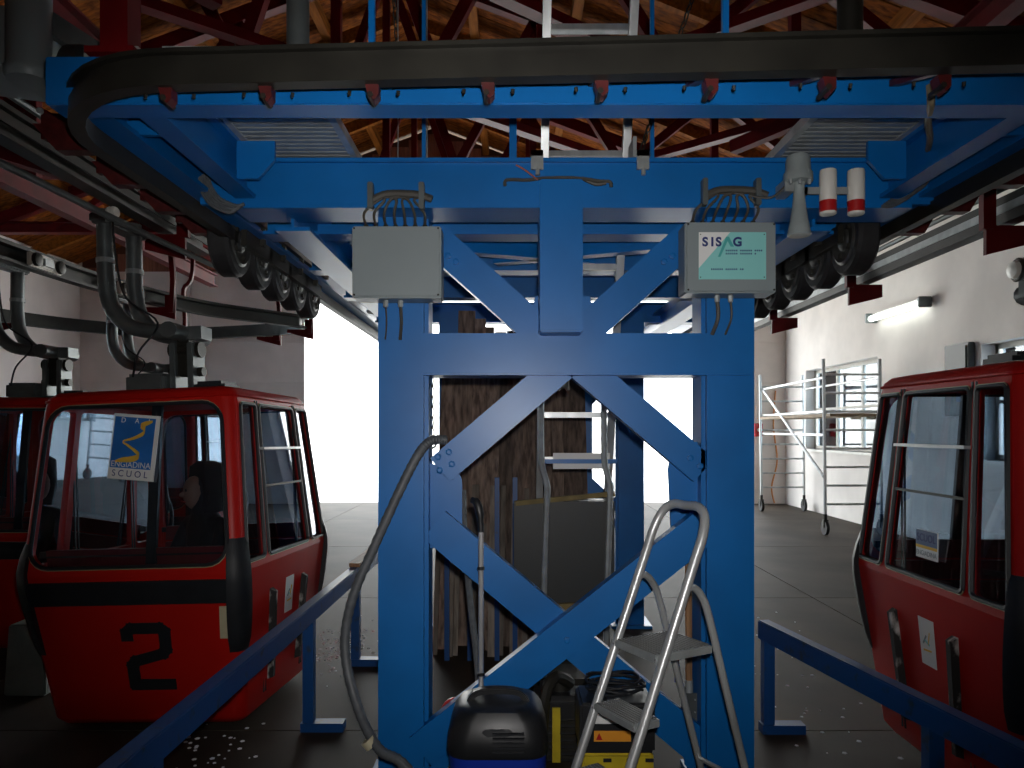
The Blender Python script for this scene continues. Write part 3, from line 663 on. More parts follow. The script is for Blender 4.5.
# sign in the other cabin's side window (that cabin is turned round, so its +X face looks at the tower)
M2 = Matrix.Translation(others[2].location) @ others[2].rotation_euler.to_matrix().to_4x4() @ Matrix.Diagonal((1.11,1.2,1.01,1))
sg_ = thing('window_sign', 'small printed sign with yellow stripe on the side window of the red cabin', 'sign')
sg_.location = M2 @ facep('r', .06, 1.06, .010); sg_.rotation_euler = (R(90), 0, R(-90))
pbox('board', -.09, .09, -.06, .07, -.006, 0, PAPER, sg_); pbox('upper_band', -.09, .09, .0, .07, 0, .001, mat('sign_blue_grey', (.10,.16,.28), .5), sg_); pbox('yellow_stripe', -.09, .09, -.014, .0, 0, .001, GOLD, sg_)
text('lettering', 'SCUOL', .05, NAVY, sg_, (0, .035, .002), (0,0,0), ext=.0004)
text('lettering', 'ENGIADINA', .032, BOXG, sg_, (0, -.037, .001), (0,0,0), ext=.0004)
# person seated inside the numbered cabin
def person():
    t = thing('person', 'person in a dark hooded jacket sitting inside the numbered cabin', 'person', (-2.02, 5.0, .16))
    me = bpy.data.meshes.new('body')
    J = {'pel':(0,0,.40,.15),'bel':(0,.02,.60,.145),'che':(0,.02,.84,.165),'nek':(-.01,0,1.01,.07),'hed':(-.03,-.01,1.13,.10),'top':(-.03,0,1.24,.085),
         'sl':(.19,.02,.93,.075),'el':(.23,-.08,.68,.06),'wl':(.10,-.26,.60,.04),'sr':(-.19,.02,.93,.075),'er':(-.24,-.08,.68,.06),'wr':(-.12,-.26,.60,.04),
         'hl':(.10,-.02,.38,.09),'kl':(.13,-.36,.40,.065),'al':(.13,-.34,.06,.045),'fl':(.13,-.46,.03,.04),'hr':(-.10,-.02,.38,.09),'kr':(-.13,-.36,.40,.065),'ar':(-.13,-.34,.06,.045),'fr':(-.13,-.46,.03,.04)}
    E = [('pel','bel'),('bel','che'),('che','nek'),('nek','hed'),('hed','top'),('che','sl'),('sl','el'),('el','wl'),('che','sr'),('sr','er'),('er','wr'),('pel','hl'),('hl','kl'),('kl','al'),('al','fl'),('pel','hr'),('hr','kr'),('kr','ar'),('ar','fr')]
    ks = list(J); verts = [J[k][:3] for k in ks]; me.from_pydata(verts, [(ks.index(a), ks.index(b)) for a, b in E], [])
    o = bpy.data.objects.new('body', me); COL.objects.link(o); o.parent = t
    sk = o.modifiers.new('skin', 'SKIN'); 
    for i, k in enumerate(ks): me.skin_vertices[0].data[i].radius = (J[k][3]*.85, J[k][3]*.85)
    me.skin_vertices[0].data[0].use_root = True
    sb = o.modifiers.new('sub', 'SUBSURF'); sb.levels = 2; sb.render_levels = 2
    dg = bpy.context.evaluated_depsgraph_get(); m2 = bpy.data.meshes.new_from_object(o.evaluated_get(dg)); o.modifiers.clear(); o.data = m2
    m2.materials.clear(); m2.materials.append(JKT); m2.polygons.foreach_set('use_smooth', [True]*len(m2.polygons))
    # face inside the hood
    fc = []
    for i in range(9):
        th = math.pi*i/8; fc.append([(-.045+.075*math.sin(th)*math.cos(2*math.pi*k/14), -.05+.075*math.sin(th)*math.sin(2*math.pi*k/14)*.9, 1.13-.11*math.cos(th)) for k in range(14)])
    MB().loft(fc).lathe((-.06,-.115,1.12), (-.3,-1,-.1), [(0,.02),(.02,.013),(.028,.004)], 8).build('face', SKIN, t, local=True, smooth=True)
    for q in (-.03, .03): MB().lathe((-.055+q, -.118, 1.15), (-.2,-1,0), [(0,.011),(.006,.008)], 8).build('eye', BLK, t, local=True)
    MB().bar((-.085,-.116,1.075), (-.035,-.118,1.073), .006, .008).build('mouth', REDB, t, local=True)
    hd = []
    for i in range(8):
        f = i/7; ang = R(-60 + 240*f)
        r1 = .125
        hd.append([(-.03+r1*math.cos(2*math.pi*k/18)*(1-.25*abs(f-.45)), .02+.135*math.sin(2*math.pi*k/18) + .03*(f-.5) if math.sin(2*math.pi*k/18) > -.6 else -.04, 1.0+.30*f) for k in range(18)])
    hd.append([(-.03+(x+.03)*.45, .02+(y-.02)*.45, 1.335) for (x,y,z) in hd[-1]])
    MB().loft(hd, cap0=False).build('hood', JKT, t, local=True, smooth=True)
    for sx in (1, -1):
        hm = MB(); c = Vector((.10*sx, -.27, .60))
        hm.loft([[(c.x+.04*math.cos(2*math.pi*k/8)*s1, c.y-.02*q2, c.z+.018*math.sin(2*math.pi*k/8)*s1) for k in range(8)] for (q2, s1) in ((0,.8),(1.5,1.05),(3,1.1),(4.2,.95))])
        for fi in range(4):
            xf = c.x + (-.03+.02*fi); ln = (.045,.055,.052,.04)[fi]
            hm.tube([(xf, c.y-.07, c.z), (xf, c.y-.085-ln*.5, c.z-.008), (xf, c.y-.09-ln*.8, c.z-.035)], [.0095,.009,.007], 6)
        hm.tube([(c.x-.035*sx, c.y-.02, c.z), (c.x-.058*sx, c.y-.05, c.z-.006), (c.x-.055*sx, c.y-.08, c.z-.012)], [.011,.010,.008], 6)
        hm.build('hand', SKIN, t, local=True, smooth=True)
    t.rotation_euler = (0, 0, R(-35))
person()

# ------------------------------------------------------------------ control boxes, siren, lamps
def conbox(px0, px1, py0, py1, lab, extra):
    d = 3.40; a = at(px0, py0, d); b = at(px1, py1, d)
    t = thing('control_box', lab, 'control box', ((a.x+b.x)/2, d+.08, b.z))
    bd = MB().box(a.x, b.x, d, d+.14, b.z, a.z).build('housing', BOXG, t, bevel=.006)
    MB().box(a.x+.006, b.x-.006, d-.012, d, b.z+.006, a.z-.006).build('door', BOXG, t, bevel=.004)
    MB().box((a.x+b.x)/2-.09, (a.x+b.x)/2+.09, d+.14, YT, b.z+.05, a.z-.05).build('mounting_bracket', GST, t)
    n = 7
    for k in range(n):
        x = a.x + .05 + (b.x-a.x-.1)*k/(n-1)*.9
        MB().lathe((x, d+.07, a.z), (0,0,1), [(0,.012),(.02,.012),(.025,.008)], 8).build('cable_gland', DST, bd)
        xm = a.x + .12 + (b.x-a.x-.24)*k/(n-1)
        MB().tube(smoothpath([(x, d+.07, a.z+.02), (x+.004, d+.005, a.z+.06), (xm, d-.004, a.z+.115), (xm+.04*(-1)**k, d-.002, a.z+.13)], 5), .0065, 6).build('cable', CBL, bd, smooth=True)
    MB().tube(smoothpath([(a.x+.08, d+.0, a.z+.11), (a.x+.14, d-.004, a.z+.138), ((a.x+b.x)/2, d-.004, a.z+.144), (b.x-.10, d-.004, a.z+.138), (b.x-.04, d+.0, a.z+.12)], 5), .017, 8).build('cable_bundle', CBL, bd, smooth=True)
    for x in (a.x+.085, b.x-.085): MB().box(x-.012, x+.012, d-.03, d+.018, a.z+.07, a.z+.19).build('cable_strap', GST, bd, bevel=.004)
    for (q, r) in extra:
        x = a.x + (b.x-a.x)*q
        MB().lathe((x, d+.07, b.z), (0,0,-1), [(0,.012),(.025,.012),(.03,.009)], 8).build('cable_gland', GAL, bd)
        MB().tube(smoothpath([(x, d+.07, b.z-.02), (x+.004, d+.07, b.z-.1), (x-.01, d+.12, b.z-.17)], 4), r, 6).build('cable', CBL, bd, smooth=True)
    for qx in (.03, .97):
        for qz in (.04, .96): MB().lathe((a.x+(b.x-a.x)*qx, d-.012, b.z+(a.z-b.z)*qz), (0,-1,0), [(0,.005),(.003,.004)], 8).build('screw', DST, bd)
    return t, a, b, d
conbox(352, 441, 226, 298, 'plain grey steel control box on the blue tower', [(.52, .008), (.35, .004)])
t, a, b, d = conbox(685, 776, 222, 293, 'grey control box with a teal SISAG label', [(.40, .009), (.55, .005)])
lx0, lx1 = at(698, 0, d).x, at(765, 0, d).x; lz1, lz0 = at(0, 233, d).z, at(0, 280, d).z; y = d-.0125
lb = MB().box(lx0, lx1, y-.002, y, lz0, lz1).build('label_plate', TEAL, t)
MB().prism([(lx0, y-.0025, lz1), (lx0+.14, y-.0025, lz1), (lx0, y-.0025, lz0+.05)], (0,.0005,0)).build('label_corner', PAPER, lb)
def ltext(s, x, z, size, m, sx=1): 
    o = text('lettering', s, size, m, lb, (0,0,0), (R(90),0,0), ext=.0003, sx=sx, off=.0022); o.location = Vector((x, y-.003, z)) - wloc(lb)
ltext('S', lx0+.028, lz1-.045, .055, NAVY); ltext('I', lx0+.060, lz1-.045, .055, NAVY); ltext('S', lx0+.088, lz1-.045, .055, NAVY); ltext('G', lx0+.172, lz1-.045, .055, NAVY)
MB().prism([(lx0+.085,y-.003,lz1-.11),(lx0+.122,y-.003,lz1-.02),(lx0+.134,y-.003,lz1-.02),(lx0+.157,y-.003,lz1-.065),(lx0+.142,y-.003,lz1-.065),(lx0+.128,y-.003,lz1-.040),(lx0+.096,y-.003,lz1-.11)], (0,.0004,0)).build('label_chevron', GRN, lb)
for row, (x0, zz, nn) in enumerate(((lx0+.12, lz1-.082, 18), (lx0+.12, lz1-.096, 15), (lx0+.055, lz0+.045, 16))):
    for q in range(nn):
        if q % 7 == 6: continue
        MB().box(x0+q*.0092, x0+q*.0092+.0055, y-.0032, y-.002, zz-.0035, zz+.0035).build('print_dash', NAVY, lb)
for qx in (lx0+.008, lx1-.008):
    for qz in (lz0+.01, lz1-.01): MB().lathe((qx, y-.002, qz), (0,-1,0), [(0,.003),(.002,.002)], 6).build('rivet', DST, lb)
# siren
d = 3.32; c = at(798, 200, d)
t = thing('siren', 'grey horn siren hanging with its bell facing down', 'siren', (c.x, d, at(0,236,d).z))
MB().lathe((c.x, d, at(0,183,d).z), (0,0,1), [(0,.05),(.005,.062),(.04,.062),(.05,.054),(.10,.052),(.118,.045),(.122,.02)], 24).build('motor_cap', HRN, t, smooth=True)
MB().lathe((c.x+.005, d, at(0,236,d).z), (0,0,1), [(0,.046),(.004,.05),(.03,.046),(.07,.038),(.12,.030),(.17,.025),(.22,.023),(.235,.03)], 24).build('horn_bell', HRN, t, smooth=True)
MB().box(c.x-.06, c.x-.02, d-.01, d+.11, at(0,192,d).z, at(0,186,d).z+.03).build('bracket', GAL, t)
for k in range(3): MB().lathe((c.x-.05+.04*k, d-.05, at(0,183,d).z), (0,0,-1), [(0,.008),(.02,.008)], 6).build('bolt', GAL, t)
MB().tube(smoothpath([(c.x-.05, d, at(0,185,d).z), (c.x-.11, d+.02, at(0,196,d).z), (c.x-.2, d+.05, at(0,192,d).z)], 5), .005, 5).build('cable', CBL, t)
for k, px in enumerate((828, 856)):
    d = 3.30; c = at(px, 192, d); z0 = at(0, 215, d).z; z1 = at(0, 170, d).z
    t = thing('signal_lamp', ['white cylindrical signal lamp with red band next to the siren', 'white cylindrical signal lamp with red band farther from the siren'][k], 'lamp', (c.x, d, z0), group='signal lamps beside the siren')
    MB().lathe((c.x, d, z0+.058), (0,0,1), [(0,.034),(.004,.036),(.125,.036),(.136,.034),(.138,.02)], 20).build('body', WHT, t, smooth=True)
    MB().lathe((c.x, d, z0+.012), (0,0,1), [(0,.0355),(.048,.0355)], 20).build('red_band', REDB, t, smooth=True)
    MB().lathe((c.x, d, z0), (0,0,1), [(0,.030),(.004,.035),(.014,.035)], 20).build('end_ring', WHT, t, smooth=True)
    MB().box(c.x-.10, c.x-.03, d-.005, d+.005, z0+.09, z0+.12).box(c.x-.10, c.x-.09, d-.005, d+.13, z0+.09, z0+.12).build('arm', GAL, t)
# cable bundles wrapped over both ends of the front girder
for (pts, lab) in ((((203,175),(207,190),(216,202),(232,209),(240,207)), 'grey cable bundle curling round the girder end above the left wheels'), (((925,180),(920,188),(908,197),(896,203),(886,203)), 'grey cable bundle curling round the girder end above the white wall')):
    t = thing('cable_bundle', lab, 'cables', tuple(at(*pts[0], 3.38)))
    for q in range(5):
        MB().tube(smoothpath([at(px + (q-2)*2.2, py - (q-2)*1.6, 3.38+.008*(q % 2)) for (px, py) in pts], 5), .008, 6).build('cable', HOSE, t, smooth=True)
tag(MB().tube(smoothpath([at(930,85,2.36), at(931,105,2.38), at(928,122,2.6), at(930,140,2.9), at(926,160,3.3), at(926,178,3.39)], 5), .012, 6).build('hanging_cable', mat('cable_tan', (.20,.17,.11), .6), smooth=True), 'tan cable hanging from the deck above the siren lamps', 'cable')
# cables dressed on top of the king post
t = thing('cable_bundle', 'short grey cables spread over the top of the king post', 'cables', tuple(at(560, 182, 3.42)))
MB().tube(smoothpath([at(505,186,3.42), at(507,180,3.42), at(528,180,3.42), at(545,178,3.41), at(575,178,3.41), at(600,181,3.42), at(610,182,3.42), at(611,187,3.42)], 5), .008, 6).build('cable', CBL, t, smooth=True)
MB().tube(smoothpath([at(538,180,3.41), at(525,170,3.41), at(516,165,3.41)], 5), .004, 5).build('wire', mat('wire_red', (.3,.05,.03), .5), t)
MB().tube(smoothpath([at(582,178,3.42), at(595,184,3.42), at(606,183,3.42)], 5), .008, 6).build('cable', CBL, t, smooth=True)
# chain clamps standing on the girder and hanging chains
for k, (px, lab) in enumerate(((537, 'galvanised clamp on the girder left of the ladder'), (640, 'galvanised clamp on the girder holding a chain'))):
    d = 3.5; c = at(px, 163, d); t = thing('beam_clamp', lab, 'clamp', (c.x, d, BZ+.2))
    MB().box(c.x-.03, c.x+.025, d-.10, d+.06, BZ+.209, BZ+.235).box(c.x-.03, c.x+.025, d-.10, d-.085, BZ+.15, BZ+.235).build('jaw', GAL, t)
    MB().lathe((c.x, d-.092, BZ+.16), (0,0,-1), [(0,.01),(.035,.01)], 8).build('screw', GAL, t)
    if k: MB().box(c.x-.045, c.x-.03, d-.09, d+.04, BZ+.209, BZ+.30).build('upright', GAL, t)
def chain(p0, p1, lab, r=.012):
    p0 = Vector(p0); p1 = Vector(p1); L_ = (p1-p0).length; n = max(4, int(L_/.05)); t = thing('chain', lab, 'chain', tuple(p1))
    dirv = (p1-p0).normalized(); u = dirv.orthogonal().normalized(); v = dirv.cross(u); mb = MB()
    for k in range(n):
        c = p0.lerp(p1, (k+.5)/n); w = u if k % 2 else v
        mb.tube([c + dirv*.03*math.cos(2*math.pi*q/8) + w*r*math.sin(2*math.pi*q/8) for q in range(8)], .004, 4, closed=True)
    mb.build('links', DST, t); return t
chain((at(385,0,3.9).x, 3.9, 4.6), at(372+30, 118, 4.3), 'thin chain hanging from the roof above the unmarked grey box')
chain(at(712,-60,3.8), at(638,160,3.5), 'thin chain running up from the girder clamp right of the ladder')
chain(at(432,376,3.72), at(432,438,3.72), 'short chain with shackle hanging beside the left blue pillar')
tag(MB().tube([at(432,436,3.72)+Vector((.022*math.cos(q*.785),0,.03*math.sin(q*.785)-.03)) for q in range(8)], .007, 6, closed=True).build('shackle', GAL, smooth=True), 'steel shackle at the end of the short chain', 'shackle')
for px, lab in ((398, 'thin steel wire hanging from the roof left of the ladder'), (427, 'second thin steel wire hanging beside the blue rod')):
    tag(MB().tube([at(px, -120, 3.9), at(px, 168, 3.9)], .003, 5).build('steel_wire', GAL), lab, 'wire')
# small pulley under the cross beam
c = at(563, 384, 3.72); t = thing('pulley', 'small steel pulley under the blue cross beam', 'pulley', (c.x, 3.72, c.z-.04))
MB().lathe((c.x-.02, 3.72, c.z), (1,0,0), [(0,.035),(.012,.022),(.028,.022),(.04,.035)], 16).build('sheave', GST, t, smooth=True)
MB().box(c.x-.03, c.x-.024, 3.70, 3.74, c.z-.03, c.z+.08).box(c.x+.024, c.x+.03, 3.70, 3.74, c.z-.03, c.z+.08).build('cheek', DST, t)
# posts, duct and pipe hanging from the roof near the camera
for (px, d, r, z0, m, lab, nm) in ((298, 2.6, .038, 2.93, GST, 'grey steel pipe rising above the curved rail beside the red truss', 'hanger_pipe'), (850, 2.6, .042, 2.93, DST, 'dark steel pipe rising above the curved rail over the signal lamps', 'hanger_pipe')):
    x = (px-512)*d/F; t = thing(nm, lab, 'pipe', (x, d, z0))
    MB().lathe((x, d, z0), (0,0,1), [(0,r),(2.5,r)], 14).build('pipe', m, t, smooth=True); MB().box(x-.08, x+.08, d-.08, d+.08, z0-.02, z0).build('flange', m, t)
t = thing('air_duct', 'grey sheet metal duct with round pipe under the roof above the numbered cabin', 'duct', (-1.95, 3.0, 3.1))
MB().prism([(-2.9,2.9,3.22),(-1.98,2.9,3.10),(-1.86,2.9,3.10),(-1.86,2.9,3.32),(-2.9,2.9,3.32)], (0,.35,0)).build('box_section', BOXG, t)
MB().lathe((-1.83, 2.88, 3.02), (0,0,1), [(0,.075),(.02,.085),(.04,.085),(.05,.078),(1.6,.078)], 18).build('round_pipe', BOXG, t, smooth=True)
MB().bar((-1.80,2.95,3.28), (-1.52,3.1,3.12), .05, .08).build('strut', GST, t)
t = thing('hanger_column', 'bright red steel column dropping to the corner of the curved rail', 'column', (-1.30, 2.52, 2.95))
MB().box(-1.345, -1.255, 2.48, 2.57, 2.94, 5.3).build('shaft', RED, t); MB().box(-1.38, -1.22, 2.45, 2.60, 2.92, 2.94).build('end_plate', RED, t)
MB().bar((-1.34,2.52,3.5), (-1.75,2.6,3.95), .08, .08).build('knee_brace', RED, t); MB().bar((-1.26,2.52,3.2), (-.6,2.52,3.95), .06, .06).build('knee_brace', RED, t)

# ------------------------------------------------------------------ access ladder behind the front frame
def lad(z): return 4.02 + (3.93 - z) * .42
t = thing('access_ladder', 'tall aluminium ladder leaning up through the blue deck', 'ladder', (.415, lad(0), 0))
for x in (.185, .645):
    MB().hexa([(x-.022,lad(0)-.035,0),(x+.022,lad(0)-.035,0),(x+.022,lad(0)+.035,0),(x-.022,lad(0)+.035,0),(x-.022,lad(4.5)-.035,4.5),(x+.022,lad(4.5)-.035,4.5),(x+.022,lad(4.5)+.035,4.5),(x-.022,lad(4.5)+.035,4.5)]).build('side_rail', ALU, t, bevel=.004)
for k in range(15):
    z = .045 + .292*k
    MB().box(.207, .623, lad(z)-.025, lad(z)+.025, z-.018, z+.018).build('rung', ALU, t, bevel=.004)
d = 4.9; a = at(553, 453, d); b = at(610, 469, d)
s_ = tag(MB().box(a.x, b.x, d, d+.006, b.z, a.z).build('white_plate', PAPER), 'white plate with a blue strip hung on the ladder rungs', 'plate')
MB().box(a.x-.06, b.x+.05, d-.006, d, (a.z+b.z)/2-.016, (a.z+b.z)/2+.012).build('blue_strip', BLUE, s_)
# tubular trolley with dark panel in front of the planks
d = 4.75; t = thing('panel_trolley', 'tubular hand trolley with a dark flat panel below the ladder', 'trolley', (at(565,0,d).x, d, 0))
for (px, s1) in ((541, 1), (604, 1)):
    pts = [at(px, 378, d), at(px, 440, d), at(px+1, 465, d-.01), at(px+6, 485, d-.03), at(px+6, 500, d-.03), at(px+3, 600, d-.03), at(px+3, 690, d)]
    MB().tube(smoothpath(pts, 4), .02, 8).build('handle_tube', GAL, t, smooth=True)
a = at(514, 498, d+.03); b = at(614, 605, d+.03)
MB().box(a.x, b.x, d+.01, d+.04, b.z, a.z-.02).build('panel', mat('dark_board', (.012,.014,.014), .5), t)
MB().bar((a.x+.01, d, a.z-.03), (b.x, d, a.z+.03), .03, .03).build('top_batten', mat('batten_ochre', (.22,.16,.05), .7, noise=.4), t)
MB().bar((a.x+.05, d, b.z-.02), (b.x-.02, d, b.z+.02), .05, .04).build('bottom_batten', MATS['batten_ochre'], t)
MB().box(a.x+.08, b.x-.05, d-.05, d+.25, .12, .16).build('toe_plate', DST, t)
for x in (a.x+.1, b.x-.08): MB().lathe((x-.02, d+.12, .1), (1,0,0), [(0,.07),(0,.1),(.04,.1),(.04,.07)], 16).build('wheel', TYRE, t, smooth=True)
# stack of old planks leaning upright
planks = []
x = -.62; k = 0
while x < .60:
    w = random.uniform(.075, .15); hgt = random.uniform(2.35, 2.75); yb = random.uniform(5.85, 6.02); yt = 6.38 + random.uniform(-.05, .05); lean = random.uniform(-.03, .03) + (.06 if x < -.5 else 0)
    tx = x + lean
    if x > .12: hgt *= .9
    th = random.uniform(.025, .04)
    o = MB().hexa([(x,yb,0),(x+w-.006,yb,0),(x+w-.006,yb+th,0),(x,yb+th,0),(tx,yt,hgt),(tx+w-.006,yt,hgt),(tx+w-.006,yt+th,hgt),(tx,yt+th,hgt)]).build('plank', WOODP)
    tag(o, 'long weathered grey-brown plank leaning upright behind the blue tower frame', 'plank', 'planks leaning upright in the tower'); planks.append(o); x += w; k += 1
for i in range(11):
    x0_ = -.58 + i*.103; hgt = random.uniform(2.2, 2.6); o = MB().hexa([(x0_,6.20,0),(x0_+.10,6.20,0),(x0_+.10,6.23,0),(x0_,6.23,0),(x0_+.02,6.50,hgt),(x0_+.12,6.50,hgt),(x0_+.12,6.53,hgt),(x0_+.02,6.53,hgt)]).build('plank', WOODP)
    tag(o, 'long weathered grey-brown plank leaning upright behind the blue tower frame', 'plank', 'planks leaning upright in the tower')
for i in range(9):
    x = -.60 + i*.085 + random.uniform(-.02, .02); w = random.uniform(.03, .06); hgt = random.uniform(.95, 1.45); yb = 5.70 + random.uniform(-.03, .05)
    o = MB().hexa([(x,yb,0),(x+w,yb,0),(x+w,yb+.03,0),(x,yb+.03,0),(x+.02,yb+.17,hgt),(x+w+.02,yb+.17,hgt),(x+w+.02,yb+.20,hgt),(x+.02,yb+.20,hgt)]).build('timber_slat', mat('pale_slat', (.26,.22,.18), .8, noise=.5, scale=5, stretch=(6,6,.4), rand=.4))
    tag(o, 'short pale timber slat standing in front of the weathered planks', 'slat', 'pale slats before the planks')
for px, hh in ((447, 1.0), (497, 1.35), (515, 1.35), (470, .9)):
    x = (px-512)*5.62/F
    tag(MB().box(x-.018, x+.018, 5.60, 5.635, 0, hh).build('blue_stake', BLUED), 'slim blue painted steel stake among the pale slats', 'stake', 'blue stakes among the slats')

# ------------------------------------------------------------------ vacuum cleaner, hose, wand
vx, vy = -.06, 3.30
t = thing('vacuum_cleaner', 'black and blue wet-dry vacuum cleaner in front of the crossed braces', 'vacuum cleaner', (vx, vy, 0)); t.scale = (1, 1, 1.15)
def rr2(cx, cy, a, b, z, r, n=4):
    pts = []
    for (sx, sy, a0) in ((1,1,0),(-1,1,90),(-1,-1,180),(1,-1,270)):
        for k in range(n+1): c = R(a0+90*k/n); pts.append((cx+sx*(a-r)+r*math.cos(c), cy+sy*(b-r)+r*math.sin(c), z))
    return pts
MB().loft([rr2(vx,vy,a,.19,z,.1) for (a,z) in ((.17,.07),(.20,.10),(.205,.31))]).build('tank', VBLU, t, smooth=True)
MB().loft([rr2(vx,vy,a,b,z,.09) for (a,b,z) in ((.21,.195,.305),(.215,.2,.32),(.21,.195,.37),(.19,.175,.43),(.165,.155,.46),(.12,.12,.468))]).build('motor_head', VBLK, t, smooth=True)
MB().loft([rr2(vx,vy-.03,a,.16,z,.06) for (a,z) in ((.10,.35),(.11,.37),(.10,.40),(.08,.41))]).build('front_panel', mat('vac_dark_grey', (.03,.032,.035), .45), t, smooth=True)
MB().sweep(smoothpath([(vx-.14,vy-.02,.41),(vx-.12,vy-.02,.47),(vx-.07,vy-.02,.50),(vx+.07,vy-.02,.50),(vx+.12,vy-.02,.47),(vx+.15,vy-.02,.40)], 4), rectp(.045,.022), side=(0,1,0)).build('carry_handle', VBLK, t, bevel=.004)
for k in range(5): MB().box(vx-.02, vx+.11, vy-.203, vy-.18, .33+.016*k, .336+.016*k).build('vent_slot', BLK, t)
MB().lathe((vx-.16, vy-.11, .40), (-.4,-.6,.6), [(0,.03),(.02,.026),(.03,.01)], 12).build('knob', VBLU, t, smooth=True)
MB().box(vx-.03, vx+.05, vy-.21, vy-.19, .22, .265).build('latch', VBLK, t, bevel=.005)
for sx in (-1, 1):
    MB().lathe((vx+sx*.19-.02, vy+.12, .09), (1,0,0), [(0,.06),(0,.09),(.04,.09),(.04,.06)], 16).build('wheel', BLK, t, smooth=True)
    MB().lathe((vx+sx*.14-.012, vy-.15, .035), (1,0,0), [(0,.02),(0,.035),(.024,.035),(.024,.02)], 12).build('caster', BLK, t, smooth=True)
t = thing('suction_hose', 'grey ribbed vacuum hose looped over the lower brace of the blue tower', 'hose', (-.30, 3.3, .2))
hp = smoothpath([(vx-.10,vy-.2,.16), (-.26,3.06,.10), at(405,766,3.15), at(378,748,3.2), at(357,705,3.3), at(345,650,3.36), at(352,600,3.38), at(375,545,3.40), at(400,490,3.42), at(418,455,3.44), at(431,441,3.47), at(446,440,3.51)], 12)
rads = [.0235 if i % 2 else .0205 for i in range(len(hp))]
MB().tube(hp, rads, 10).build('tube', HOSE, t, smooth=True)
c = at(372,744,3.22); MB().lathe(c+Vector((-.02,0,.02)), (1,0,-1.2), [(0,.026),(0,.033),(.035,.033),(.035,.026)], 12).build('tape_wrap', CREAM, t, smooth=True)
wx = at(481, 0, 3.42).x; t = thing('suction_wand', 'upright chrome vacuum wand with black grip', 'wand', (wx, 3.42, .45))
MB().tube([at(481,696,3.42), at(481,528,3.42)], .012, 12).build('tube', CHR, t, smooth=True)
MB().tube(smoothpath([at(481,532,3.42), at(480,515,3.42), at(477,503,3.43), at(472,500,3.45)], 4), [.014]*4+[.019]*6+[.014]*3, 10).build('grip', VBLK, t, smooth=True)
for py in (570, 676): MB().lathe(at(481,py,3.42), (0,0,1), [(0,.012),(.002,.017),(.014,.017),(.016,.012)], 12).build('joint_ring', VBLK, t, smooth=True)
t = tag(MB().tube(smoothpath([at(463,490,3.9), at(464,530,3.88), at(470,600,3.8), at(477,660,3.7), at(479,700,3.65)], 5), .017, 8).build('grey_tube', HOSE, smooth=True), 'slanting dull grey tube behind the chrome vacuum wand', 'tube')
c = at(455, 712, 3.66); t = thing('red_reel', 'dark red plastic disc lying against the tower foot', 'reel', tuple(c))
MB().lathe(c, (.15,-1,.25), [(0,.055),(.01,.07),(.03,.07),(.04,.055)], 20).build('disc', REDB, t, smooth=True)
MB().lathe(c, (.15,-1,.25), [(.04,.02),(.05,.02)], 10).build('hub', BLK, t)
# yellow and black machine and black engine beside it
d = 3.24; a = at(568, 690, d); b = at(654, 768, d)
t = thing('power_unit', 'yellow and black portable machine with an orange warning sticker behind the stepladder', 'machine', ((a.x+b.x)/2, d+.15, 0))
MB().box(a.x+.06, b.x, d, d+.24, .05, .32).build('lower_case', YEL, t, bevel=.012)
MB().box(a.x+.05, b.x+.005, d-.005, d+.24, .32, .535).build('upper_case', VBLK, t, bevel=.012)
MB().box(a.x+.11, b.x-.14, d-.008, d-.005, .45, .49).build('white_label', PAPER, t)
MB().box(a.x+.11, b.x-.10, d-.009, d-.005, .375, .42).build('warning_sticker', ORG, t)
MB().prism([(a.x+.118,d-.0095,.382),(a.x+.146,d-.0095,.382),(a.x+.132,d-.0095,.412)], (0,.0004,0)).build('warning_mark', REDB, t)
for q in (.15, .25, .33): MB().box(a.x+q, a.x+q+.035, d-.004, d, .285, .30).build('slot', BLK, t)
for sx in (a.x+.1, b.x-.06): MB().box(sx, sx+.04, d+.02, d+.22, 0, .05).build('foot', BLK, t)
pts = []
for q in range(70):
    an = q*.5; r = .12 + .015*math.sin(q*.37); pts.append((a.x+.22+r*math.cos(an), d+.13+.085*math.sin(an), .546+.0009*q+.008*math.sin(q*1.3)))
tag(MB().tube(pts, .006, 6).build('cable_coil', BLK, smooth=True), 'black cable coiled on top of the yellow and black machine', 'cable')
t = thing('engine_unit', 'dark engine block with pipe standing between vacuum cleaner and yellow machine', 'engine', (.24, 3.85, 0))
MB().box(.12, .36, 3.80, 4.1, .03, .36).build('block', VBLK, t, bevel=.03)
for k in range(6): MB().box(.13, .35, 3.785, 3.80, .06+.035*k, .075+.035*k).build('fin', DST, t)
MB().tube(smoothpath([(.14,3.77,.02),(.15,3.75,.25),(.17,3.77,.40),(.22,3.82,.46),(.30,3.9,.40)], 5), .03, 8).build('pipe', DST, t, smooth=True)
MB().box(.20, .24, 3.77, 3.785, .05, .32).build('yellow_strip', YEL, t)
MB().lathe((.25, 3.95, .36), (0,0,1), [(0,.06),(.06,.06),(.07,.04)], 16).build('cap', DST, t, smooth=True)
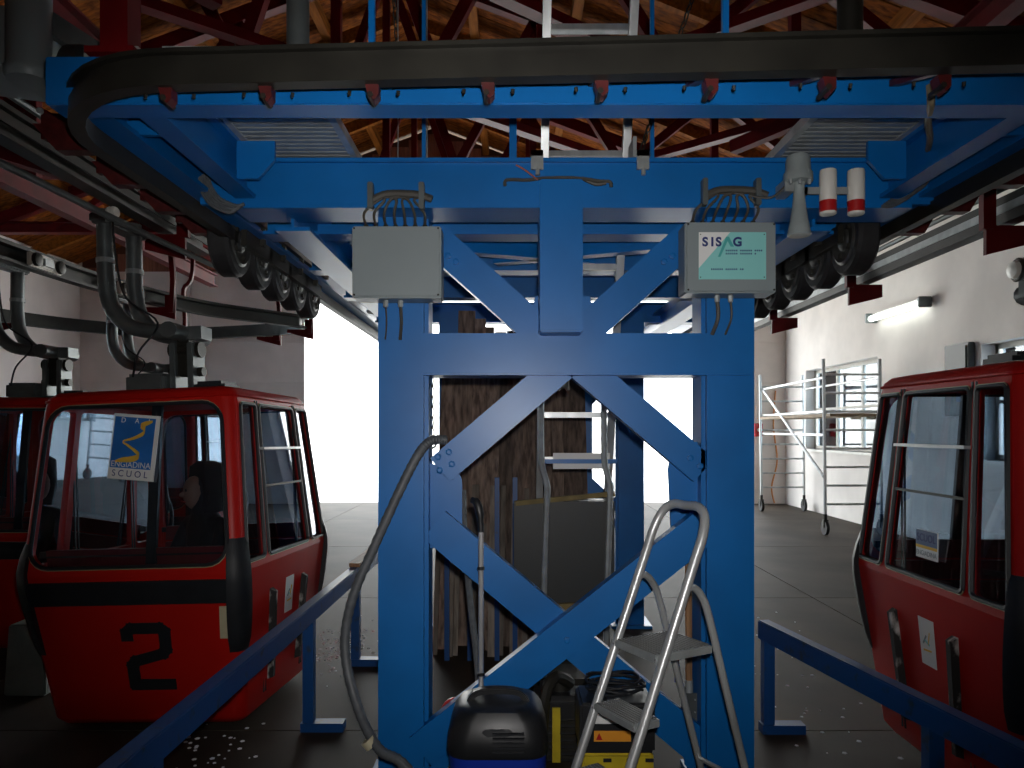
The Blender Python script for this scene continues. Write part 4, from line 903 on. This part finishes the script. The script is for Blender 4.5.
# spade hanging on the pillar
sx_, sy_ = .862, 3.70
t = thing('spade', 'spade with brown wooden handle standing beside the right blue pillar', 'spade', (sx_, sy_, .2))
zt_, zs_ = at(0, 540, sy_).z, at(0, 692, sy_).z; zb_ = at(0, 738, sy_).z
MB().tube([(sx_-.004, sy_, zt_), (sx_-.002, sy_, (zt_+zs_)/2), (sx_, sy_, zs_-.05)], .017, 8).build('handle', WOODH, t, smooth=True)
MB().prism([(sx_-.042, sy_-.022, zs_), (sx_+.034, sy_-.022, zs_), (sx_+.034, sy_-.022, zb_+.06), (sx_-.004, sy_-.022, zb_), (sx_-.042, sy_-.022, zb_+.06)], (0, .008, 0)).build('blade', GST, t)
MB().lathe((sx_, sy_, zs_-.06), (0,0,1), [(0,.021),(.12,.019)], 10).build('socket', GAL, t, smooth=True)
for qx in (-.032, .024):
    for qz in (-.03, -.09): MB().lathe((sx_+qx, sy_-.022, zs_+qz), (0,-1,0), [(0,.005),(.005,.004)], 6).build('rivet', GAL, t)
t = thing('hand_brush', 'orange and blue handled brush hanging beside the spade', 'brush', (at(677,680,3.85).x, 3.85, at(0,680,3.85).z))
MB().tube([at(677,640,3.85), at(677,664,3.85)], .011, 8).build('handle', mat('brush_orange', (.5,.12,.03), .5), t, smooth=True)
MB().tube([at(677,664,3.85), at(677,682,3.85)], .013, 8).build('grip', VBLU, t, smooth=True)

# ------------------------------------------------------------------ stepladder
e = Vector((.133, -.24, 0)).normalized()      # across the steps
f = Vector((.873, .485, 0))                   # from the front of the ladder to the back
O = Vector((.1, 2.86, 0)); wd = .285
t = thing('stepladder', 'scuffed aluminium stepladder with ribbed steps and hoop handle', 'stepladder', (O.x+.2, O.y, 0))
def rail(z, s): return O + e*(wd*s + (0 if s else 0)) + f*(.427*z) + Vector((0,0,z))
top = 1.40
hp = [rail(z, 0) for z in (0, .3, .6, .9, 1.2, 1.30)] + [rail(1.37, .08), rail(1.40, .25), rail(1.40, .5), rail(1.40, .75), rail(1.37, .92)] + [rail(z, 1) for z in (1.30, 1.2, .9, .6, .3, 0)]
prof = [(.022*math.cos(2*math.pi*q/10), .013*math.sin(2*math.pi*q/10)) for q in range(10)]
MB().tube(smoothpath(hp, 4), .0185, 10).build('front_hoop', ALU, t, smooth=True)
for k, z in enumerate((.165, .40, .635, .87)):
    dep = .09 if k < 3 else .25
    p0 = rail(z, 0) + e*.015; p1 = rail(z, 1) - e*.015
    mb = MB().hexa([p0-f*.03+Vector((0,0,-.03)), p1-f*.03+Vector((0,0,-.03)), p1+f*dep+Vector((0,0,-.03)), p0+f*dep+Vector((0,0,-.03)), p0-f*.03, p1-f*.03, p1+f*dep, p0+f*dep])
    st = mb.build('platform' if k == 3 else 'step', GAL, t, bevel=.004)
    n = 8 if k < 3 else 16
    for q in range(n):
        o0 = -.02 + (dep+.01)*q/(n-1)
        MB().bar(p0+f*o0+e*.012+Vector((0,0,.002)), p1+f*o0-e*.012+Vector((0,0,.002)), .005, .005).build('grip_rib', mat('grip_dark', (.22,.22,.21), .5, metal=.4), st)
    for s1 in (p0, p1): MB().lathe(s1-f*.032+Vector((0,0,-.015)), -f, [(0,.006),(.004,.005)], 6).build('rivet', CHR, st)
for s in (0, 1):
    zt = 1.10; a = rail(zt, s) + e*(.0 if s else 0)
    pts = [a, a+f*.035+Vector((0,0,.01)), a+f*.08+Vector((0,0,-.03)), a+f*.12+Vector((0,0,-.12)), a+f*.22+Vector((0,0,-.45)), a+f*.42+Vector((0,0,-zt+.005))]
    MB().tube(smoothpath(pts, 5), .0145, 8).build('rear_leg', ALU, t, smooth=True)
    MB().lathe(pts[-1]+Vector((0,0,0)), (0,0,1), [(-.003,.018),(.03,.018)], 8).build('foot_cap', BLK, t)
    MB().lathe(rail(0, s), (0,0,1), [(0,.022),(.04,.022)], 8).build('foot_cap', BLK, t)
for z in (.3,): 
    a0 = rail(1.10, 0)+f*.33+Vector((0,0,-.80)); a1 = rail(1.10, 1)+f*.33+Vector((0,0,-.80))
    MB().tube([a0, a1], .01, 6).build('rear_brace', ALU, t)

# ------------------------------------------------------------------ handrails
def handrail(name, lab, p0, p1, posts, h, w, hh, plank=None):
    p0 = Vector((*p0, h-hh/2)); p1 = Vector((*p1, h-hh/2)); t = thing(name, lab, 'handrail', (p0.x, p0.y, 0))
    MB().bar(p0, p1, w, hh).build('top_rail', BLUED, t, bevel=.006)
    for (x, y, fo) in posts:
        p = MB().box(x-.03, x+.03, y-.03, y+.03, .05, h-hh+.01).build('post', BLUED, t)
        MB().box(x-.04-(.12 if fo < 0 else 0), x+.04+(.16 if fo > 0 else 0), y-.04, y+.04, 0, .05).build('foot', BLUED, p)
    if plank:
        a = p0.lerp(p1, plank[0]); b = p0.lerp(p1, plank[1]); u = Vector((0,0,hh/2+.015))
        MB().bar(a+u, b+u, w*1.1, .028).build('wooden_cap', WOODH, t)
handrail('handrail', 'blue steel handrail running beside the numbered cabin', (-1.2, 1.5), (-1.12, 6.6), [(-1.19, 2.5, 1), (-1.15, 4.31, 1), (-1.13, 5.5, 1)], .71, .07, .10, (.78, 1.0))
handrail('handrail', 'blue steel handrail slanting past the cabin by the scaffold tower', (1.43, 4.33), (1.95, 1.55), [(1.44, 4.28, 1), (1.672, 3.02, 1)], .62, .07, .105)
# grey block under the half hidden cabin
t = tag(MB().hexa([(-3.25,4.85,0),(-2.98,4.85,0),(-2.98,5.15,0),(-3.25,5.15,0),(-3.23,4.87,.45),(-3.0,4.87,.45),(-3.0,5.13,.45),(-3.23,5.13,.45)]).build('concrete_block', mat('block_grey', (.16,.19,.18), .8, noise=.3, scale=6), bevel=.01), 'grey block standing on the floor beside the numbered cabin', 'block')

# ------------------------------------------------------------------ right side: scaffold, lamp, wall fittings
t = thing('scaffold_tower', 'mobile aluminium scaffold tower on casters before the window', 'scaffold', (5.6, 14, 0))
X0, X1, Y0, Y1 = 5.07, 5.98, 12.3, 15.9; H = 2.85
for (x, y) in ((X0,Y0),(X1,Y0),(X0+.15,Y1),(X1+.13,Y1)):
    MB().tube([(x,y,.32),(x-.03,y,H)], .028, 8).build('upright', ALU, t, smooth=True)
    c = MB().lathe((x, y, .22), (0,0,1), [(0,.03),(.12,.03)], 8).build('caster_stem', DST, t)
    MB().lathe((x-.025, y, .12), (1,0,0), [(0,.08),(0,.12),(.05,.12),(.05,.08)], 16).build('caster_wheel', TYRE, c, smooth=True)
    MB().box(x-.04, x+.04, y-.03, y+.03, .12, .25).build('caster_fork', DST, c)
for (xa, xb, y) in ((X0, X1, Y0), (X0+.15, X1+.13, Y1)):
    for k in range(8): MB().tube([(xa-.003*k,y,.5+.30*k),(xb-.003*k,y,.5+.30*k)], .02, 6).build('rung', ALU, t, smooth=True)
for x0_, x1_, zz in ((X0, X0+.2, 2.55), (X0, X0+.2, 2.0), (X0, X0+.2, 1.62), (X1, X1+.13, 2.55), (X1, X1+.13, 2.0)):
    MB().tube([(x0_-.02,Y0,zz),(x1_-.02,Y1,zz)], .022, 6).build('guard_rail', ALU, t, smooth=True)
MB().tube([(X0-.03,Y0,.95),(X0+.17,Y1,2.55)], .025, 6).build('diagonal_strut', ALU, t, smooth=True)
MB().box(X0+.1, X1, Y0+.05, Y1-.05, 1.92, 1.97).build('deck_board', mat('ply_deck', (.35,.25,.15), .7, noise=.3), t)
t = thing('fluorescent_lamp', 'lit fluorescent tube lamp fixed on the white wall', 'lamp', (XR-.1, 12.2, 3.62))
MB().box(XR-.12, XR-.02, 11.4, 13.05, 3.60, 3.70).build('batten', WHT, t, bevel=.01)
MB().tube([(XR-.16,11.45,3.6),(XR-.16,13.0,3.6)], .05, 10).build('tube', TUBE, t, smooth=True)
for y in (11.38, 13.07): MB().box(XR-.22, XR-.02, y-.03, y+.03, 3.54, 3.70).build('end_cap', GST, t, bevel=.01)
t = thing('bulkhead_lamp', 'small oval bulkhead lamp on the white wall above the red cabin', 'lamp', (XR-.05, 9.4, 3.7))
MB().lathe((XR-.01, 9.4, 3.68), (-1,0,0), [(0,.14),(.04,.15),(.06,.13)], 20).build('base', DST, t, smooth=True)
MB().lathe((XR-.07, 9.4, 3.68), (-1,0,0), [(0,.11),(.05,.10),(.08,.05)], 20).build('glass_cover', WHT, t, smooth=True)
t = thing('wall_cabinet', 'grey panel fixed on the wall between lamp and small window', 'cabinet', (XR-.06, 10.9, 2.6))
MB().box(XR-.1, XR-.01, 10.32, 10.9, 1.9, 2.9).build('case', DKG, t, bevel=.01)
MB().box(XR-.12, XR-.1, 10.36, 10.86, 1.94, 2.86).build('door', DKG, t, bevel=.006)
MB().box(XR-.14, XR-.12, 10.4, 10.43, 2.3, 2.42).build('handle', DST, t)
t = thing('switch_box', 'small red switch box on the pier beside the open end', 'switch', (5.62, YB-.1, 1.6))
MB().box(5.56, 5.74, YB-.12, YB-.01, 1.55, 1.85).build('case', REDB, t, bevel=.01); MB().lathe((5.65, YB-.12, 1.7), (0,-1,0), [(0,.04),(.03,.035)], 12).build('button', WHT, t)
tag(MB().tube(smoothpath([(6.05,YB-.05,2.6),(6.0,YB-.06,1.8),(6.08,YB-.07,1.0),(5.95,YB-.08,.4),(6.0,YB-.12,.03)], 5), .018, 6).build('orange_cable', mat('cable_orange', (.6,.25,.08), .6), smooth=True), 'orange cable hanging down the corner beside the pier', 'cable')
# small white flecks scattered on the floor
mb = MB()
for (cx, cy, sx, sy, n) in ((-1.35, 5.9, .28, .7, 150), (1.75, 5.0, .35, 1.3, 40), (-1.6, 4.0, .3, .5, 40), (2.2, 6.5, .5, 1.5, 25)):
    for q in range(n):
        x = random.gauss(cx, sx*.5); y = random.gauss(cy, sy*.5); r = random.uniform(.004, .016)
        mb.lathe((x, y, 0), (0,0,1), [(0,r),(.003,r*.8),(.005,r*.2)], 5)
o = mb.build('white_flecks', SNOW); o['kind'] = 'stuff'; tag(o, 'small white flecks scattered over the concrete floor by the handrails', 'snow')
